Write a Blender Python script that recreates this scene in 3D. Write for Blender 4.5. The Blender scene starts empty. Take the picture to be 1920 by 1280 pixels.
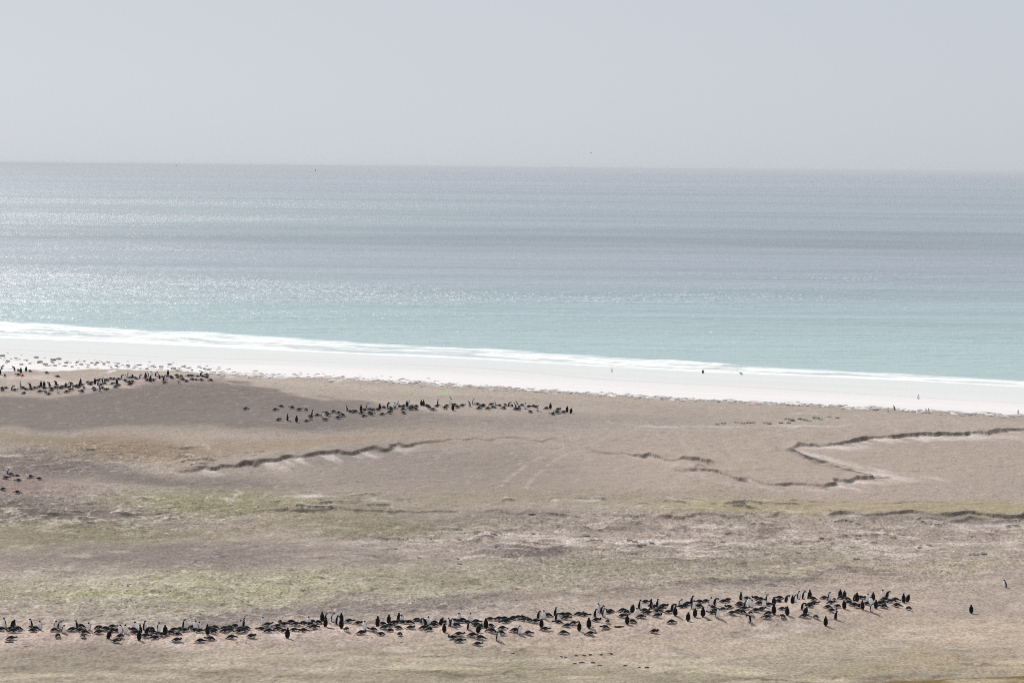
import bpy, math, random
import numpy as np
from mathutils import Matrix, Vector

random.seed(7)
scene = bpy.context.scene
C = scene.collection

# ------------------------------------------------------------------ camera
CAM_Z = 36.0
LENS, SENSOR = 100.0, 36.0
PITCH, ROLL = 3.50, 0.507            # degrees below the horizon, slight counter-clockwise roll
cam_data = bpy.data.cameras.new('camera')
cam_data.lens, cam_data.sensor_width = LENS, SENSOR
cam_data.clip_start, cam_data.clip_end = 1.0, 200000.0
cam = bpy.data.objects.new('camera', cam_data)
C.objects.link(cam)
CAM_M = (Matrix.Translation((0, 0, CAM_Z)) @ Matrix.Rotation(math.radians(90 - PITCH), 4, 'X')
         @ Matrix.Rotation(math.radians(ROLL), 4, 'Z'))
cam.matrix_world = CAM_M
scene.camera = cam

# ------------------------------------------------------------------ light
SUN_EL, SUN_AZ = math.radians(38), math.radians(-27)   # azimuth from the view direction, minus = left
world = bpy.data.worlds.new('World')
scene.world = world
world.use_nodes = True
wt = world.node_tree
wt.nodes.clear()
w_out = wt.nodes.new('ShaderNodeOutputWorld')
w_bg = wt.nodes.new('ShaderNodeBackground')
w_sky = wt.nodes.new('ShaderNodeTexSky')
w_sky.sky_type = 'NISHITA'
w_sky.sun_disc = False
w_sky.sun_elevation = SUN_EL
w_sky.sun_rotation = SUN_AZ
w_sky.altitude = 30
w_sky.air_density, w_sky.dust_density, w_sky.ozone_density = 1.0, 1.0, 1.0
w_mix = wt.nodes.new('ShaderNodeMix')           # thin even cloud sheet over the blue
w_mix.data_type = 'RGBA'
w_mix.inputs[0].default_value = 0.93
w_mix.inputs[7].default_value = (2.20, 2.39, 2.68, 1)
w_hs = wt.nodes.new('ShaderNodeHueSaturation')
w_hs.inputs['Saturation'].default_value = 0.25
wt.links.new(w_sky.outputs[0], w_hs.inputs['Color'])
wt.links.new(w_hs.outputs[0], w_mix.inputs[6])
wt.links.new(w_mix.outputs[2], w_bg.inputs[0])
w_bg.inputs[1].default_value = 0.10
wt.links.new(w_bg.outputs[0], w_out.inputs[0])

sun_data = bpy.data.lights.new('sun', 'SUN')
sun_data.energy = 2.65
sun_data.angle = math.radians(1.5)
sun_data.color = (1.0, 0.955, 0.89)
sun = bpy.data.objects.new('sun', sun_data)
C.objects.link(sun)
sdir = Vector((math.sin(SUN_AZ) * math.cos(SUN_EL), math.cos(SUN_AZ) * math.cos(SUN_EL), math.sin(SUN_EL)))
sun.rotation_euler = (-sdir).to_track_quat('-Z', 'Y').to_euler()
sun.location = sdir * 300

vs = scene.view_settings
vs.view_transform = 'Standard'
vs.look = 'None'
vs.exposure = 1.13
vs.gamma = 1.0
vs.use_curve_mapping = False
scene.cycles.max_bounces = 6
scene.cycles.volume_bounces = 0
scene.cycles.sample_clamp_direct = 2.5
scene.cycles.use_denoising = False
scene.cycles.pixel_filter_type = 'BLACKMAN_HARRIS'
scene.cycles.filter_width = 1.0

# ------------------------------------------------------------------ survey: chart <-> ground
# chart coordinates are those of a 1920 x 1280 sheet seen from the survey station (the camera's stand)
FPX = LENS / SENSOR * 1920
Rm = np.array(CAM_M.to_3x3())

def project(x, y, z):
    d = np.stack([x, y, z - CAM_Z], -1) @ Rm
    w = np.maximum(-d[..., 2], 1e-3)
    return 960 + FPX * d[..., 0] / w, 640 - FPX * d[..., 1] / w

def ray(px, py):
    px, py = np.asarray(px, float), np.asarray(py, float)
    v = np.stack([(px - 960) / FPX, -(py - 640) / FPX, -np.ones_like(px)], -1)
    return v @ Rm.T

def on_plane(px, py, z):
    d = ray(px, py)
    t = (z - CAM_Z) / d[..., 2]
    return d[..., 0] * t, d[..., 1] * t

# ------------------------------------------------------------------ noise
def _hash(ix, iy, seed):
    h = ix.astype(np.uint32) * np.uint32(374761393) + iy.astype(np.uint32) * np.uint32(668265263) + np.uint32(seed * 974634541 & 0xFFFFFFFF)
    h = (h ^ (h >> np.uint32(13))) * np.uint32(1274126177)
    h = h ^ (h >> np.uint32(16))
    return (h & np.uint32(0xFFFF)).astype(np.float32) / np.float32(65535.0)

def vnoise(x, y, seed=0):
    ix, iy = np.floor(x).astype(np.int32), np.floor(y).astype(np.int32)
    fx, fy = (x - ix).astype(np.float32), (y - iy).astype(np.float32)
    fx, fy = fx * fx * (3 - 2 * fx), fy * fy * (3 - 2 * fy)
    a, b = _hash(ix, iy, seed), _hash(ix + 1, iy, seed)
    c, d = _hash(ix, iy + 1, seed), _hash(ix + 1, iy + 1, seed)
    return (a + (b - a) * fx) * (1 - fy) + (c + (d - c) * fx) * fy     # 0..1

def fbm(x, y, seed=0, octaves=4, gain=0.5):
    s, a, t = 0.0, 1.0, 0.0
    ca, sa = 0.8, 0.6
    for o in range(octaves):
        s = s + a * (vnoise(x, y, seed + o * 17) - 0.5)
        t += a
        a *= gain
        x, y = (x * ca - y * sa) * 2.03 + 5.1, (x * sa + y * ca) * 2.03 - 3.7
    return s / t * 2                                                    # about -1..1

def sstep(a, b, x):
    t = np.clip((x - a) / (b - a), 0, 1)
    return t * t * (3 - 2 * t)

def lin(c):
    c = np.asarray(c, float) / 255
    return np.where(c <= 0.04045, c / 12.92, ((c + 0.055) / 1.055) ** 2.4)

def seg_dist(x, y, P, values=None, pad=60.0):
    """distance to polyline P, signed side (+ = left of travel), and interpolated value along it"""
    pa = np.array(P)
    near_ = (x > pa[:, 0].min() - pad) & (x < pa[:, 0].max() + pad) & (y > pa[:, 1].min() - pad) & (y < pa[:, 1].max() + pad)
    far_d, zero1, zero2 = np.full(x.shape, 1e6), np.ones(x.shape), np.zeros(x.shape)
    if near_.any():
        far_d[near_], zero1[near_], zero2[near_] = _seg_dist(x[near_], y[near_], P, values)
    return far_d, zero1, zero2

def _seg_dist(x, y, P, values=None):
    x, y = x.astype(np.float32), y.astype(np.float32)
    best = np.full(x.shape, 1e9, np.float32)
    side = np.zeros(x.shape, np.float32)
    val = np.zeros(x.shape, np.float32)
    for i in range(len(P) - 1):
        ax, ay = float(P[i][0]), float(P[i][1])
        bx, by = float(P[i + 1][0]), float(P[i + 1][1])
        dx, dy = bx - ax, by - ay
        L2 = dx * dx + dy * dy + 1e-9
        t = np.clip(((x - ax) * dx + (y - ay) * dy) / L2, 0, 1)
        qx, qy = x - ax - t * dx, y - ay - t * dy
        d = np.hypot(qx, qy)
        m = d < best
        best = np.where(m, d, best)
        side = np.where(m, np.sign(dx * (y - ay) - dy * (x - ax)), side)
        if values is not None:
            val = np.where(m, values[i] + (values[i + 1] - values[i]) * t, val)
    return best, side, val

# ------------------------------------------------------------------ shore line and land shape
SHORE_PX = [(-900, 600), (-300, 618), (0, 633), (200, 640), (400, 650), (600, 660), (900, 673), (1100, 685), (1300, 696),
            (1500, 704), (1700, 713), (1920, 725), (2300, 745), (3000, 785)]
sx, sy = on_plane(*np.array(SHORE_PX, float).T, 0.0)
A0 = np.array([sx[2], sy[2]])
Udir = np.array([sx[11] - sx[2], sy[11] - sy[2]])
Udir /= np.hypot(*Udir)
Vdir = np.array([-Udir[1], Udir[0]])               # offshore
def to_uv(x, y):
    return (x - A0[0]) * Udir[0] + (y - A0[1]) * Udir[1], (x - A0[0]) * Vdir[0] + (y - A0[1]) * Vdir[1]
su, sv = to_uv(sx, sy)
def shore_v(u):
    return np.interp(u, su, sv)

LAND = 3.0
DUNE_PX = np.array([(-400, 690), (0, 694), (200, 693), (330, 694), (420, 702), (600, 708), (800, 718), (1000, 731), (1200, 743), (1300, 748), (1500, 757), (1700, 768), (1920, 780), (2300, 800)], float)
du, dv = to_uv(*on_plane(DUNE_PX[:, 0], DUNE_PX[:, 1], 2.8))
dune_w = shore_v(du) - dv
def beach_pos(u, w):
    """offshore distance, scaled so that the dune foot lies at -75"""
    return np.where(w < 0, w * 75.0 / np.interp(u, du, dune_w), w)
# ridges: crest in chart coordinates with crest height over the plain, falloff to the near and far side (m)
RIDGES = [
    ([(-150, 742, 0.9), (60, 733, 1.0), (180, 722, 1.3), (280, 712, 1.8), (400, 711, 1.7), (480, 730, 0.9), (620, 752, 0.3), (760, 764, 0.0)], 26, 9),
    ([(480, 792, 0.15), (560, 789, 0.35), (680, 773, 0.6), (850, 764, 0.75), (1000, 768, 0.7), (1080, 774, 0.3), (1140, 778, 0.1)], 9, 6),
    ([(-150, 1183, 0.45), (200, 1183, 0.5), (600, 1176, 0.55), (900, 1172, 0.65), (1100, 1158, 0.8), (1300, 1145, 0.9), (1550, 1139, 0.9), (1680, 1134, 0.5), (1790, 1140, 0.1)], 6.0, 9),
    ([(-120, 890, 1.2), (0, 894, 1.1), (70, 899, 0.9), (160, 911, 0.5), (280, 925, 0.1)], 9, 5),
    ([(-60, 700, 0.8), (40, 703, 0.7), (110, 709, 0.4), (210, 722, 0.1)], 9, 5),
    ([(850, 1030, 0.05), (900, 1026, 0.35), (985, 1021, 0.6), (1050, 1024, 0.4), (1100, 1030, 0.05)], 5, 5),
    ([(-100, 905, 0.1), (150, 890, 0.25), (330, 872, 0.5), (520, 855, 0.6), (740, 832, 0.35), (900, 815, 0.1)], 9, 16),
    ([(1100, 955, 0.05), (1250, 952, 0.4), (1350, 950, 0.5), (1430, 958, 0.1)], 6, 7),
    ([(1480, 975, 0.05), (1700, 958, 0.35), (1950, 960, 0.5), (2200, 962, 0.5)], 5, 14),
]
ridge_w = []
for pts, near, far in RIDGES:
    p = np.array(pts, float)
    wx, wy = on_plane(p[:, 0], p[:, 1], LAND + p[:, 2])
    q = np.linspace(wx[0], wx[-1], 240)
    ker = np.hanning(31); ker /= ker.sum()
    sm = lambda f: np.convolve(np.pad(np.interp(q, wx, f), 15, mode='edge'), ker, 'valid')
    ridge_w.append((q, sm(wy), sm(p[:, 2]), near, far))

def base_height(x, y):
    u, v = to_uv(x, y)
    w = v - shore_v(u)                               # metres offshore
    wn = beach_pos(u, w)
    land = np.interp(wn, [-400, -100, -78, -62, -40, -15, 0, 25, 80, 400], [LAND, LAND, 2.75, 2.1, 1.25, 0.55, 0.0, -0.8, -2.2, -2.6])
    z = land.copy()
    # ground swells
    z += sstep(-68, -105, wn) * (0.40 * fbm(x / 45, y / 60, 3, 3) + 0.16 * fbm(x / 16, y / 24, 4, 2))
    # dune hummocks behind the sand, strongest on the left
    dn = np.exp(-((wn + 72) / 7) ** 2) * sstep(130, -60, u)
    z += dn * (0.45 + 0.5 * fbm(x / 4, y / 6, 11, 3))
    dn2 = np.exp(-((wn + 74) / 5) ** 2)
    z += dn2 * 0.16 * (0.6 + fbm(x / 2.2, y / 4, 12, 3))
    for q, yc, H, near, far in ridge_w:
        d = y - np.interp(x, q, yc)
        h = np.interp(x, q, H) * sstep(q[0] - 20, q[0], x) * sstep(q[-1] + 12, q[-1], x)
        z += h * np.exp(-(d / (near + (far - near) * sstep(-4, 4, d))) ** 2)
    # the hill the station stands on
    z += 31.0 * np.clip((168 - y) / 168, 0, 1) ** 1.15
    return z

# fast march on a coarse raster of the base height
gx = np.arange(-260, 261, 1.0)
gy = np.arange(150, 760, 0.5)
GX, GY = np.meshgrid(gx, gy)
GZ = base_height(GX, GY)
def raster(Z, x, y):
    fx = np.clip((x - gx[0]) / 1.0, 0, len(gx) - 1.001)
    fy = np.clip((y - gy[0]) / 0.5, 0, len(gy) - 1.001)
    i, j = fx.astype(int), fy.astype(int)
    a, b = fx - i, fy - j
    return (Z[j, i] * (1 - a) + Z[j, i + 1] * a) * (1 - b) + (Z[j + 1, i] * (1 - a) + Z[j + 1, i + 1] * a) * b

def on_ground(px, py, Z=None):
    """first ground point on the sight line of a chart position"""
    Z = GZ if Z is None else Z
    d = ray(px, py)
    d = d / d[1]
    t0 = np.clip((4.8 - CAM_Z) / d[2] if d[2] < 0 else 155, 155, 740)
    t = np.arange(t0 - 2, min(t0 + 140, 745), 0.12)
    below = (CAM_Z + d[2] * t) <= raster(Z, d[0] * t, t)
    k = int(np.argmax(below)) if below.any() else len(t) - 1
    return d[0] * t[k], t[k]

# eroded turf edges
PLATEAU_PX = [(300, 884), (400, 882), (470, 875), (520, 865), (600, 856), (680, 848), (740, 841), (790, 832), (860, 824), (940, 822),
              (1040, 825), (1090, 836), (1130, 849), (1200, 855), (1260, 859), (1312, 867), (1300, 879), (1335, 888), (1370, 891),
              (1405, 901), (1450, 907), (1530, 913), (1548, 912), (1600, 900), (1662, 897), (1590, 881), (1530, 865), (1474, 841),
              (1560, 831), (1640, 823), (1700, 821), (1800, 815), (1920, 807), (2150, 800)]
plateau_w = [on_ground(*p) for p in PLATEAU_PX]
poly_close = plateau_w + [(plateau_w[-1][0] + 60, plateau_w[-1][1] + 160), (plateau_w[0][0] - 60, plateau_w[0][1] + 160)]
def inside(x, y, P):
    r = np.zeros(x.shape, bool)
    n = len(P)
    for i in range(n):
        ax, ay = P[i]
        bx, by = P[(i + 1) % n]
        c = ((ay > y) != (by > y))
        xi = (bx - ax) * (y - ay) / ((by - ay) + 1e-12) + ax
        r ^= c & (x < xi)
    return r
PLATEAU_H = [0.0, .5, .6, .5, .55, .55, .5, .3, .16, .2, .18, .1, .25, .65, .6, .5, .3, .55, .15, .5, .4, .4, .75, .5, .6, .45, .5, .55, .65, .7, .6, .75, .7, .7]
EDGE2_PX = [(40, 982, 0.0), (77, 979, .25), (130, 977, .3), (180, 972, .2), (330, 966, .05), (480, 960, .1), (563, 958, .35), (640, 955, .35), (700, 959, .3),
            (760, 961, .2), (880, 959, .25), (985, 960, .25), (1000, 964, .4), (1080, 969, .3), (1150, 968, .1), (1207, 964, .3), (1270, 971, .3),
            (1347, 969, .2), (1390, 968, .15), (1457, 964, .3), (1580, 967, .4), (1613, 969, .2), (1673, 963, .4), (1767, 966, .5), (1850, 968, .55), (1920, 970, .55), (2100, 972, .5)]
EDGE3_PX = [(1480, 938, 0), (1520, 940, .12), (1607, 943, .22), (1680, 945, .22), (1713, 943, .15), (1820, 946, .1), (1900, 948, 0)]
EDGE4_PX = [(1740, 976, 0), (1783, 979, .3), (1830, 977, .3), (1870, 975, 0)]
EDGE5_PX = [(1400, 1166, 0), (1428, 1168, .2), (1455, 1166, .2), (1479, 1168, .15), (1500, 1167, 0)]
EDGE6_PX = [(610, 1266, 0), (690, 1264, .1), (770, 1265, .12), (860, 1266, .15), (930, 1265, .1), (970, 1268, 0)]
EDGE7_PX = [(1380, 1277, 0), (1560, 1273, .12), (1660, 1268, .15), (1760, 1266, .15), (1840, 1272, 0)]
EDGE8_PX = [(1040, 1229, 0), (1075, 1227, .12), (1130, 1228, .12), (1180, 1234, .05), (1240, 1245, .1), (1300, 1249, 0)]
edges = []
for E in (EDGE2_PX, EDGE3_PX, EDGE4_PX, EDGE5_PX, EDGE6_PX, EDGE7_PX, EDGE8_PX):
    edges.append(([on_ground(a, b) for a, b, _ in E], [h for _, _, h in E]))

def edge_height(x, y):
    """returns height of the turf steps, and a mask of the strip just below each step"""
    wob = 4.2 * (np.abs(fbm(x / 3.0, y / 18, 42, 2)) - .3) + 1.5 * (np.abs(fbm(x / 1.0, y / 6, 41, 3, .6)) - .3)
    d, _, h = seg_dist(x, y, plateau_w, PLATEAU_H)
    s = np.where(inside(x, y, poly_close), d, -d) + wob
    h0 = h
    h = .56 * h * (.46 + .62 * sstep(.30, .56, .62 * vnoise(x / 1.7, y / 7, 44) + .38 * vnoise(x / 8, y / 14, 46)))
    z = h * sstep(-0.25, 0.15, s) * np.exp(-np.clip(s, 0, None) / 14.0)
    foot = sstep(-7.0, -0.3, s) * (s < -.1) * np.clip(h0 * 2, 0, 1)
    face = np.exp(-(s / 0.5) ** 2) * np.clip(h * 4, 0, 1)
    for P, H in edges:
        d, side, h = seg_dist(x, y, P, H, 25.0)
        pp = np.array(P)
        s = d * np.sign(y - np.interp(x, pp[:, 0], pp[:, 1])) + wob * 0.8
        h = .54 * h * (.32 + .8 * sstep(.32, .60, .6 * vnoise(x / 1.5, y / 6, 45) + .4 * vnoise(x / 7, y / 14, 47)))
        z = z + h * sstep(-0.2, 0.15, s) * np.exp(-np.clip(s, 0, None) / 5.0)
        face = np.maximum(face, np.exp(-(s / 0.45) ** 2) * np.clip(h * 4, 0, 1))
    return z, foot, face

# ------------------------------------------------------------------ materials
def new_mat(name):
    m = bpy.data.materials.new(name)
    m.use_nodes = True
    nt = m.node_tree
    return m, nt, nt.nodes['Principled BSDF']

def plain(name, col, rough=0.7, spec=0.3, var=0.0, scale=20):
    m, nt, b = new_mat(name)
    b.inputs['Base Color'].default_value = (*col, 1)
    b.inputs['Roughness'].default_value = rough
    b.inputs['Specular IOR Level'].default_value = spec
    if var:
        tc = nt.nodes.new('ShaderNodeTexCoord')
        n = nt.nodes.new('ShaderNodeTexNoise')
        n.inputs['Scale'].default_value = scale
        mx = nt.nodes.new('ShaderNodeMix')
        mx.data_type = 'RGBA'
        mx.inputs[6].default_value = (*[c * (1 - var) for c in col], 1)
        mx.inputs[7].default_value = (*[min(1, c * (1 + var)) for c in col], 1)
        nt.links.new(tc.outputs['Object'], n.inputs['Vector'])
        nt.links.new(n.outputs['Fac'], mx.inputs[0])
        nt.links.new(mx.outputs[2], b.inputs['Base Color'])
    return m

def mapped_noise(nt, coord, sc, scale, detail=3, rough=0.55):
    mp = nt.nodes.new('ShaderNodeMapping')
    mp.inputs['Scale'].default_value = sc
    n = nt.nodes.new('ShaderNodeTexNoise')
    n.inputs['Scale'].default_value = scale
    n.inputs['Detail'].default_value = detail
    n.inputs['Roughness'].default_value = rough
    nt.links.new(coord, mp.inputs['Vector'])
    nt.links.new(mp.outputs['Vector'], n.inputs['Vector'])
    return n.outputs['Fac']

def math_node(nt, op, a, b=None, c=None):
    n = nt.nodes.new('ShaderNodeMath')
    n.operation = op
    for i, v in enumerate((a, b, c)):
        if v is None:
            continue
        if isinstance(v, (int, float)):
            n.inputs[i].default_value = v
        else:
            nt.links.new(v, n.inputs[i])
    return n.outputs[0]

# ground
M_ground, nt, b = new_mat('ground_turf')
at = nt.nodes.new('ShaderNodeAttribute'); at.attribute_name = 'tint'
ar = nt.nodes.new('ShaderNodeAttribute'); ar.attribute_name = 'grit'
tc = nt.nodes.new('ShaderNodeTexCoord')
n1 = mapped_noise(nt, tc.outputs['Object'], (1, 0.45, 1), 4.2, 3, 0.65)
n2 = mapped_noise(nt, tc.outputs['Object'], (1, 0.5, 1), 1.1, 3, 0.6)
g = math_node(nt, 'ADD', math_node(nt, 'MULTIPLY', math_node(nt, 'SUBTRACT', n1, 0.5), 3.2),
              math_node(nt, 'MULTIPLY', math_node(nt, 'SUBTRACT', n2, 0.5), 0.55))
g = math_node(nt, 'MULTIPLY', g, ar.outputs['Fac'])
g = math_node(nt, 'ADD', g, 1.0)
vm = nt.nodes.new('ShaderNodeVectorMath'); vm.operation = 'SCALE'
nt.links.new(at.outputs['Color'], vm.inputs[0])
nt.links.new(g, vm.inputs['Scale'])
nt.links.new(vm.outputs[0], b.inputs['Base Color'])
b.inputs['Roughness'].default_value = 0.95
b.inputs['Specular IOR Level'].default_value = 0.08
bm_ = nt.nodes.new('ShaderNodeBump')
bm_.inputs['Distance'].default_value = 0.16
bm_.inputs['Strength'].default_value = 0.8
nt.links.new(math_node(nt, 'MULTIPLY', n1, ar.outputs['Fac']), bm_.inputs['Height'])
nt.links.new(bm_.outputs[0], b.inputs['Normal'])

# sea
M_sea, nt, b = new_mat('sea_water')
at = nt.nodes.new('ShaderNodeAttribute'); at.attribute_name = 'tint'
af = nt.nodes.new('ShaderNodeAttribute'); af.attribute_name = 'foam'
ag = nt.nodes.new('ShaderNodeAttribute'); ag.attribute_name = 'ripple'
tc = nt.nodes.new('ShaderNodeTexCoord')
s1 = mapped_noise(nt, tc.outputs['Object'], (0.55, 1, 1), 0.55, 4, 0.6)
s2 = mapped_noise(nt, tc.outputs['Object'], (0.35, 1, 1), 0.10, 3, 0.55)
hgt = math_node(nt, 'ADD', s1, math_node(nt, 'MULTIPLY', s2, 2.2))
hgt = math_node(nt, 'MULTIPLY', hgt, math_node(nt, 'MINIMUM', ag.outputs['Fac'], 1.2))
bp = nt.nodes.new('ShaderNodeBump')
bp.inputs['Strength'].default_value = 1.0
bp.inputs['Distance'].default_value = 0.9
nt.links.new(hgt, bp.inputs['Height'])
fo = nt.nodes.new('ShaderNodeMix'); fo.data_type = 'RGBA'
fo.inputs[7].default_value = (0.61, 0.62, 0.625, 1)
fl = mapped_noise(nt, tc.outputs['Object'], (0.9, 0.16, 1), 1.0, 2, 0.6)      # small whitecaps, and sun glints painted as pale flecks
fl = math_node(nt, 'ADD', fl, math_node(nt, 'MULTIPLY', ag.outputs['Fac'], 0.10))
flm = nt.nodes.new('ShaderNodeMapRange')
flm.inputs['From Min'].default_value, flm.inputs['From Max'].default_value = 0.72, 0.86
flm.inputs['To Max'].default_value = 0.75
nt.links.new(fl, flm.inputs['Value'])
nt.links.new(math_node(nt, 'MAXIMUM', flm.outputs[0], af.outputs['Fac']), fo.inputs[0])
nt.links.new(at.outputs['Color'], fo.inputs[6])
nt.links.new(fo.outputs[2], b.inputs['Base Color'])
nt.links.new(bp.outputs[0], b.inputs['Normal'])
rg = math_node(nt, 'MULTIPLY_ADD', af.outputs['Fac'], 0.55, 0.26)
nt.links.new(rg, b.inputs['Roughness'])
b.inputs['IOR'].default_value = 1.33
b.inputs['Specular IOR Level'].default_value = 0.45

M_black = plain('penguin_black', (0.006, 0.006, 0.007), 0.85, 0.12)
M_white = plain('penguin_white', (0.86, 0.83, 0.82), 0.8, 0.1)
M_orange = plain('penguin_orange', (0.42, 0.17, 0.09), 0.5, 0.3)
M_tuft = plain('dune_grass', (0.34, 0.33, 0.29), 0.9, 0.1, 0.35, 3)
nt = M_tuft.node_tree
tl = nt.nodes.new('ShaderNodeBsdfTranslucent'); tl.inputs[0].default_value = (0.42, 0.41, 0.36, 1)
ms = nt.nodes.new('ShaderNodeMixShader'); ms.inputs[0].default_value = .45
mo = [n for n in nt.nodes if n.type == 'OUTPUT_MATERIAL'][0]
nt.links.new(nt.nodes['Principled BSDF'].outputs[0], ms.inputs[1]); nt.links.new(tl.outputs[0], ms.inputs[2]); nt.links.new(ms.outputs[0], mo.inputs['Surface'])
M_clod = plain('peat', (0.035, 0.03, 0.027), 0.95, 0.05, 0.3, 8)
M_red = plain('red_cloth', (0.75, 0.015, 0.01), 0.7, 0.2)
M_pole = plain('pole_grey', (0.22, 0.22, 0.23), 0.5, 0.4)
M_gullgrey = plain('bird_grey', (0.22, 0.22, 0.23), 0.8, 0.1)
M_brown = plain('bird_brown', (0.05, 0.04, 0.035), 0.8, 0.1)

# ------------------------------------------------------------------ helpers
def mesh_from_grid(name, X, Y, Z, mat, color=None, scalars=None):
    ny, nx = X.shape
    me = bpy.data.meshes.new(name)
    co = np.stack([X, Y, Z], -1).reshape(-1, 3).astype(np.float32)
    idx = np.arange(nx * ny).reshape(ny, nx)
    q = np.stack([idx[:-1, :-1], idx[:-1, 1:], idx[1:, 1:], idx[1:, :-1]], -1).reshape(-1)
    nq = (nx - 1) * (ny - 1)
    me.vertices.add(nx * ny)
    me.vertices.foreach_set('co', co.ravel())
    me.loops.add(nq * 4)
    me.loops.foreach_set('vertex_index', q.astype(np.int32))
    me.polygons.add(nq)
    me.polygons.foreach_set('loop_start', np.arange(0, nq * 4, 4, dtype=np.int32))
    me.polygons.foreach_set('use_smooth', np.ones(nq, bool))
    me.update(calc_edges=True)
    if color is not None:
        a = me.attributes.new('tint', 'FLOAT_COLOR', 'POINT')
        c4 = np.concatenate([color.reshape(-1, 3), np.ones((nx * ny, 1))], 1).astype(np.float32)
        a.data.foreach_set('color', c4.ravel())
    for k, v in (scalars or {}).items():
        a = me.attributes.new(k, 'FLOAT', 'POINT')
        a.data.foreach_set('value', v.astype(np.float32).ravel())
    me.materials.append(mat)
    o = bpy.data.objects.new(name, me)
    C.objects.link(o)
    return o

def tag(o, label=None, cat=None, group=None, kind=None):
    for k, v in (('label', label), ('category', cat), ('group', group), ('kind', kind)):
        if v:
            o[k] = v
    return o

def spaced(*knots):
    """positions with given spacing between knots: (start, step, end, step, end ...)"""
    out = [knots[0]]
    for i in range(1, len(knots), 2):
        step, end = knots[i], knots[i + 1]
        n = max(1, int(round((end - out[-1]) / step)))
        out += list(np.linspace(out[-1], end, n + 1)[1:])
    return np.array(out)

# ------------------------------------------------------------------ ground
K_ALB = 0.60
def tone(r, g_, b_):
    warm = np.array([1.0, .995, .985])
    if r < 215:                                   # turf and peat: widen the light-dark spread about the mean soil colour
        m = (r + g_ + b_) / 3
        if g_ > r - 9:                            # moss and grass
            r, g_, b_ = m + 1.12 * (r - m), m + 1.15 * (g_ - m), m + 1.12 * (b_ - m)
        d = 156.5 + 1.6 * (m - 157.5) - m
        r, g_, b_ = r + d, g_ + d, b_ + d
    else:
        warm = np.array([.985, .99, 1.0])
    return lin((r, g_, b_)) * K_ALB * warm

gxs = spaced(-3000, 300, -600, 40, -200, 5, -115, 0.45, -60, 0.22, 60, 0.45, 112, 5, 200, 40, 600, 300, 3000)
gys = spaced(-2000, 200, -200, 20, 100, 4, 160, 1.0, 178, 0.30, 300, 0.40, 440, 0.7, 520, 1.4, 700, 8, 800, 100, 1200)
X, Y = np.meshgrid(gxs, gys)
H0 = base_height(X, Y)
PX, PY = project(X, Y, H0)
PX = np.where(Y > 20, PX, 960)
PY = np.where(Y > 120, PY, 1400)
HE, FOOT, FACE = edge_height(X, Y)
U, V = to_uv(X, Y)
W = V - shore_v(U)
# warp the chart a little with world noise so zone borders are ragged
scl = np.clip(PY - 310, 60, None) / 500.0
PX, PY, scl = PX.astype(np.float32), PY.astype(np.float32), scl.astype(np.float32)
WX = PX + scl * 60 * fbm(X / 9, Y / 14, 71, 4)
WY = PY + scl * 15 * fbm(X / 7, Y / 16, 72, 5)

def blob(cx, cy, rx, ry, tilt=0.0, p=1.4):
    m = np.zeros(WX.shape, np.float32)
    k = (np.abs(WX - cx) < 2.1 * rx) & (np.abs(WY - cy) < 2.1 * ry + abs(tilt) * 2.1 * rx)
    dx = WX[k] - cx
    dy = WY[k] - cy - tilt * dx
    m[k] = np.exp(-(((dx / rx) ** 2 + (dy / ry) ** 2) ** p))
    return m

def band(line, up, dn):
    """soft band about a chart line: up/dn = softness above and below"""
    l = np.array(line, float)
    c = np.interp(WX, l[:, 0], l[:, 1])
    d = WY - c
    return np.exp(-(np.where(d < 0, d / up, d / dn)) ** 2)

col = np.empty(X.shape + (3,), np.float32)
col[:] = tone(172, 158, 148)
def paint(mask, c, k=1.0):
    q = mask > .004
    m = np.clip(mask[q] * k, 0, 1).astype(np.float32)[:, None]
    col[q] = col[q] * (1 - m) + tone(*c).astype(np.float32) * m

# upper plain
paint(sstep(830, 790, WY), (176, 163, 153))
paint(blob(1500, 870, 420, 60), (177, 161, 150), .8)
paint(blob(800, 880, 330, 48, .0, 2), (157, 145, 138), .85)
paint(band([(700, 800), (1000, 792), (1300, 782), (1500, 800)], 14, 18) * sstep(800, 1000, WX) * sstep(1500, 1250, WX), (163, 152, 145), .8)
paint(band([(600, 716), (1000, 745), (1300, 760), (1920, 795)], 5, 6), (184, 172, 163), .6)
# darker grey near flank of the left ridge
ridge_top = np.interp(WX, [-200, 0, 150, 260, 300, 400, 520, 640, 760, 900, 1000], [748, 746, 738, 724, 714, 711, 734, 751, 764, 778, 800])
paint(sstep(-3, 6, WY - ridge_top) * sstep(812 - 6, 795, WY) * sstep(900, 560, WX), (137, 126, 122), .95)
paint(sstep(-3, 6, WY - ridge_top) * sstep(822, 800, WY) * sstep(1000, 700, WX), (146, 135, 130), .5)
paint(blob(760, 790, 260, 18), (150, 138, 132), .6)
paint(band([(560, 742), (900, 748), (1200, 760), (1920, 790)], 10, 8) * sstep(500, 700, WX), (168, 154, 145), .6)
paint(band([(-100, 736), (60, 733), (180, 726), (280, 716), (400, 714), (430, 720)], 7, 7) * sstep(440, 400, WX), (164, 147, 141), .75)
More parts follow.
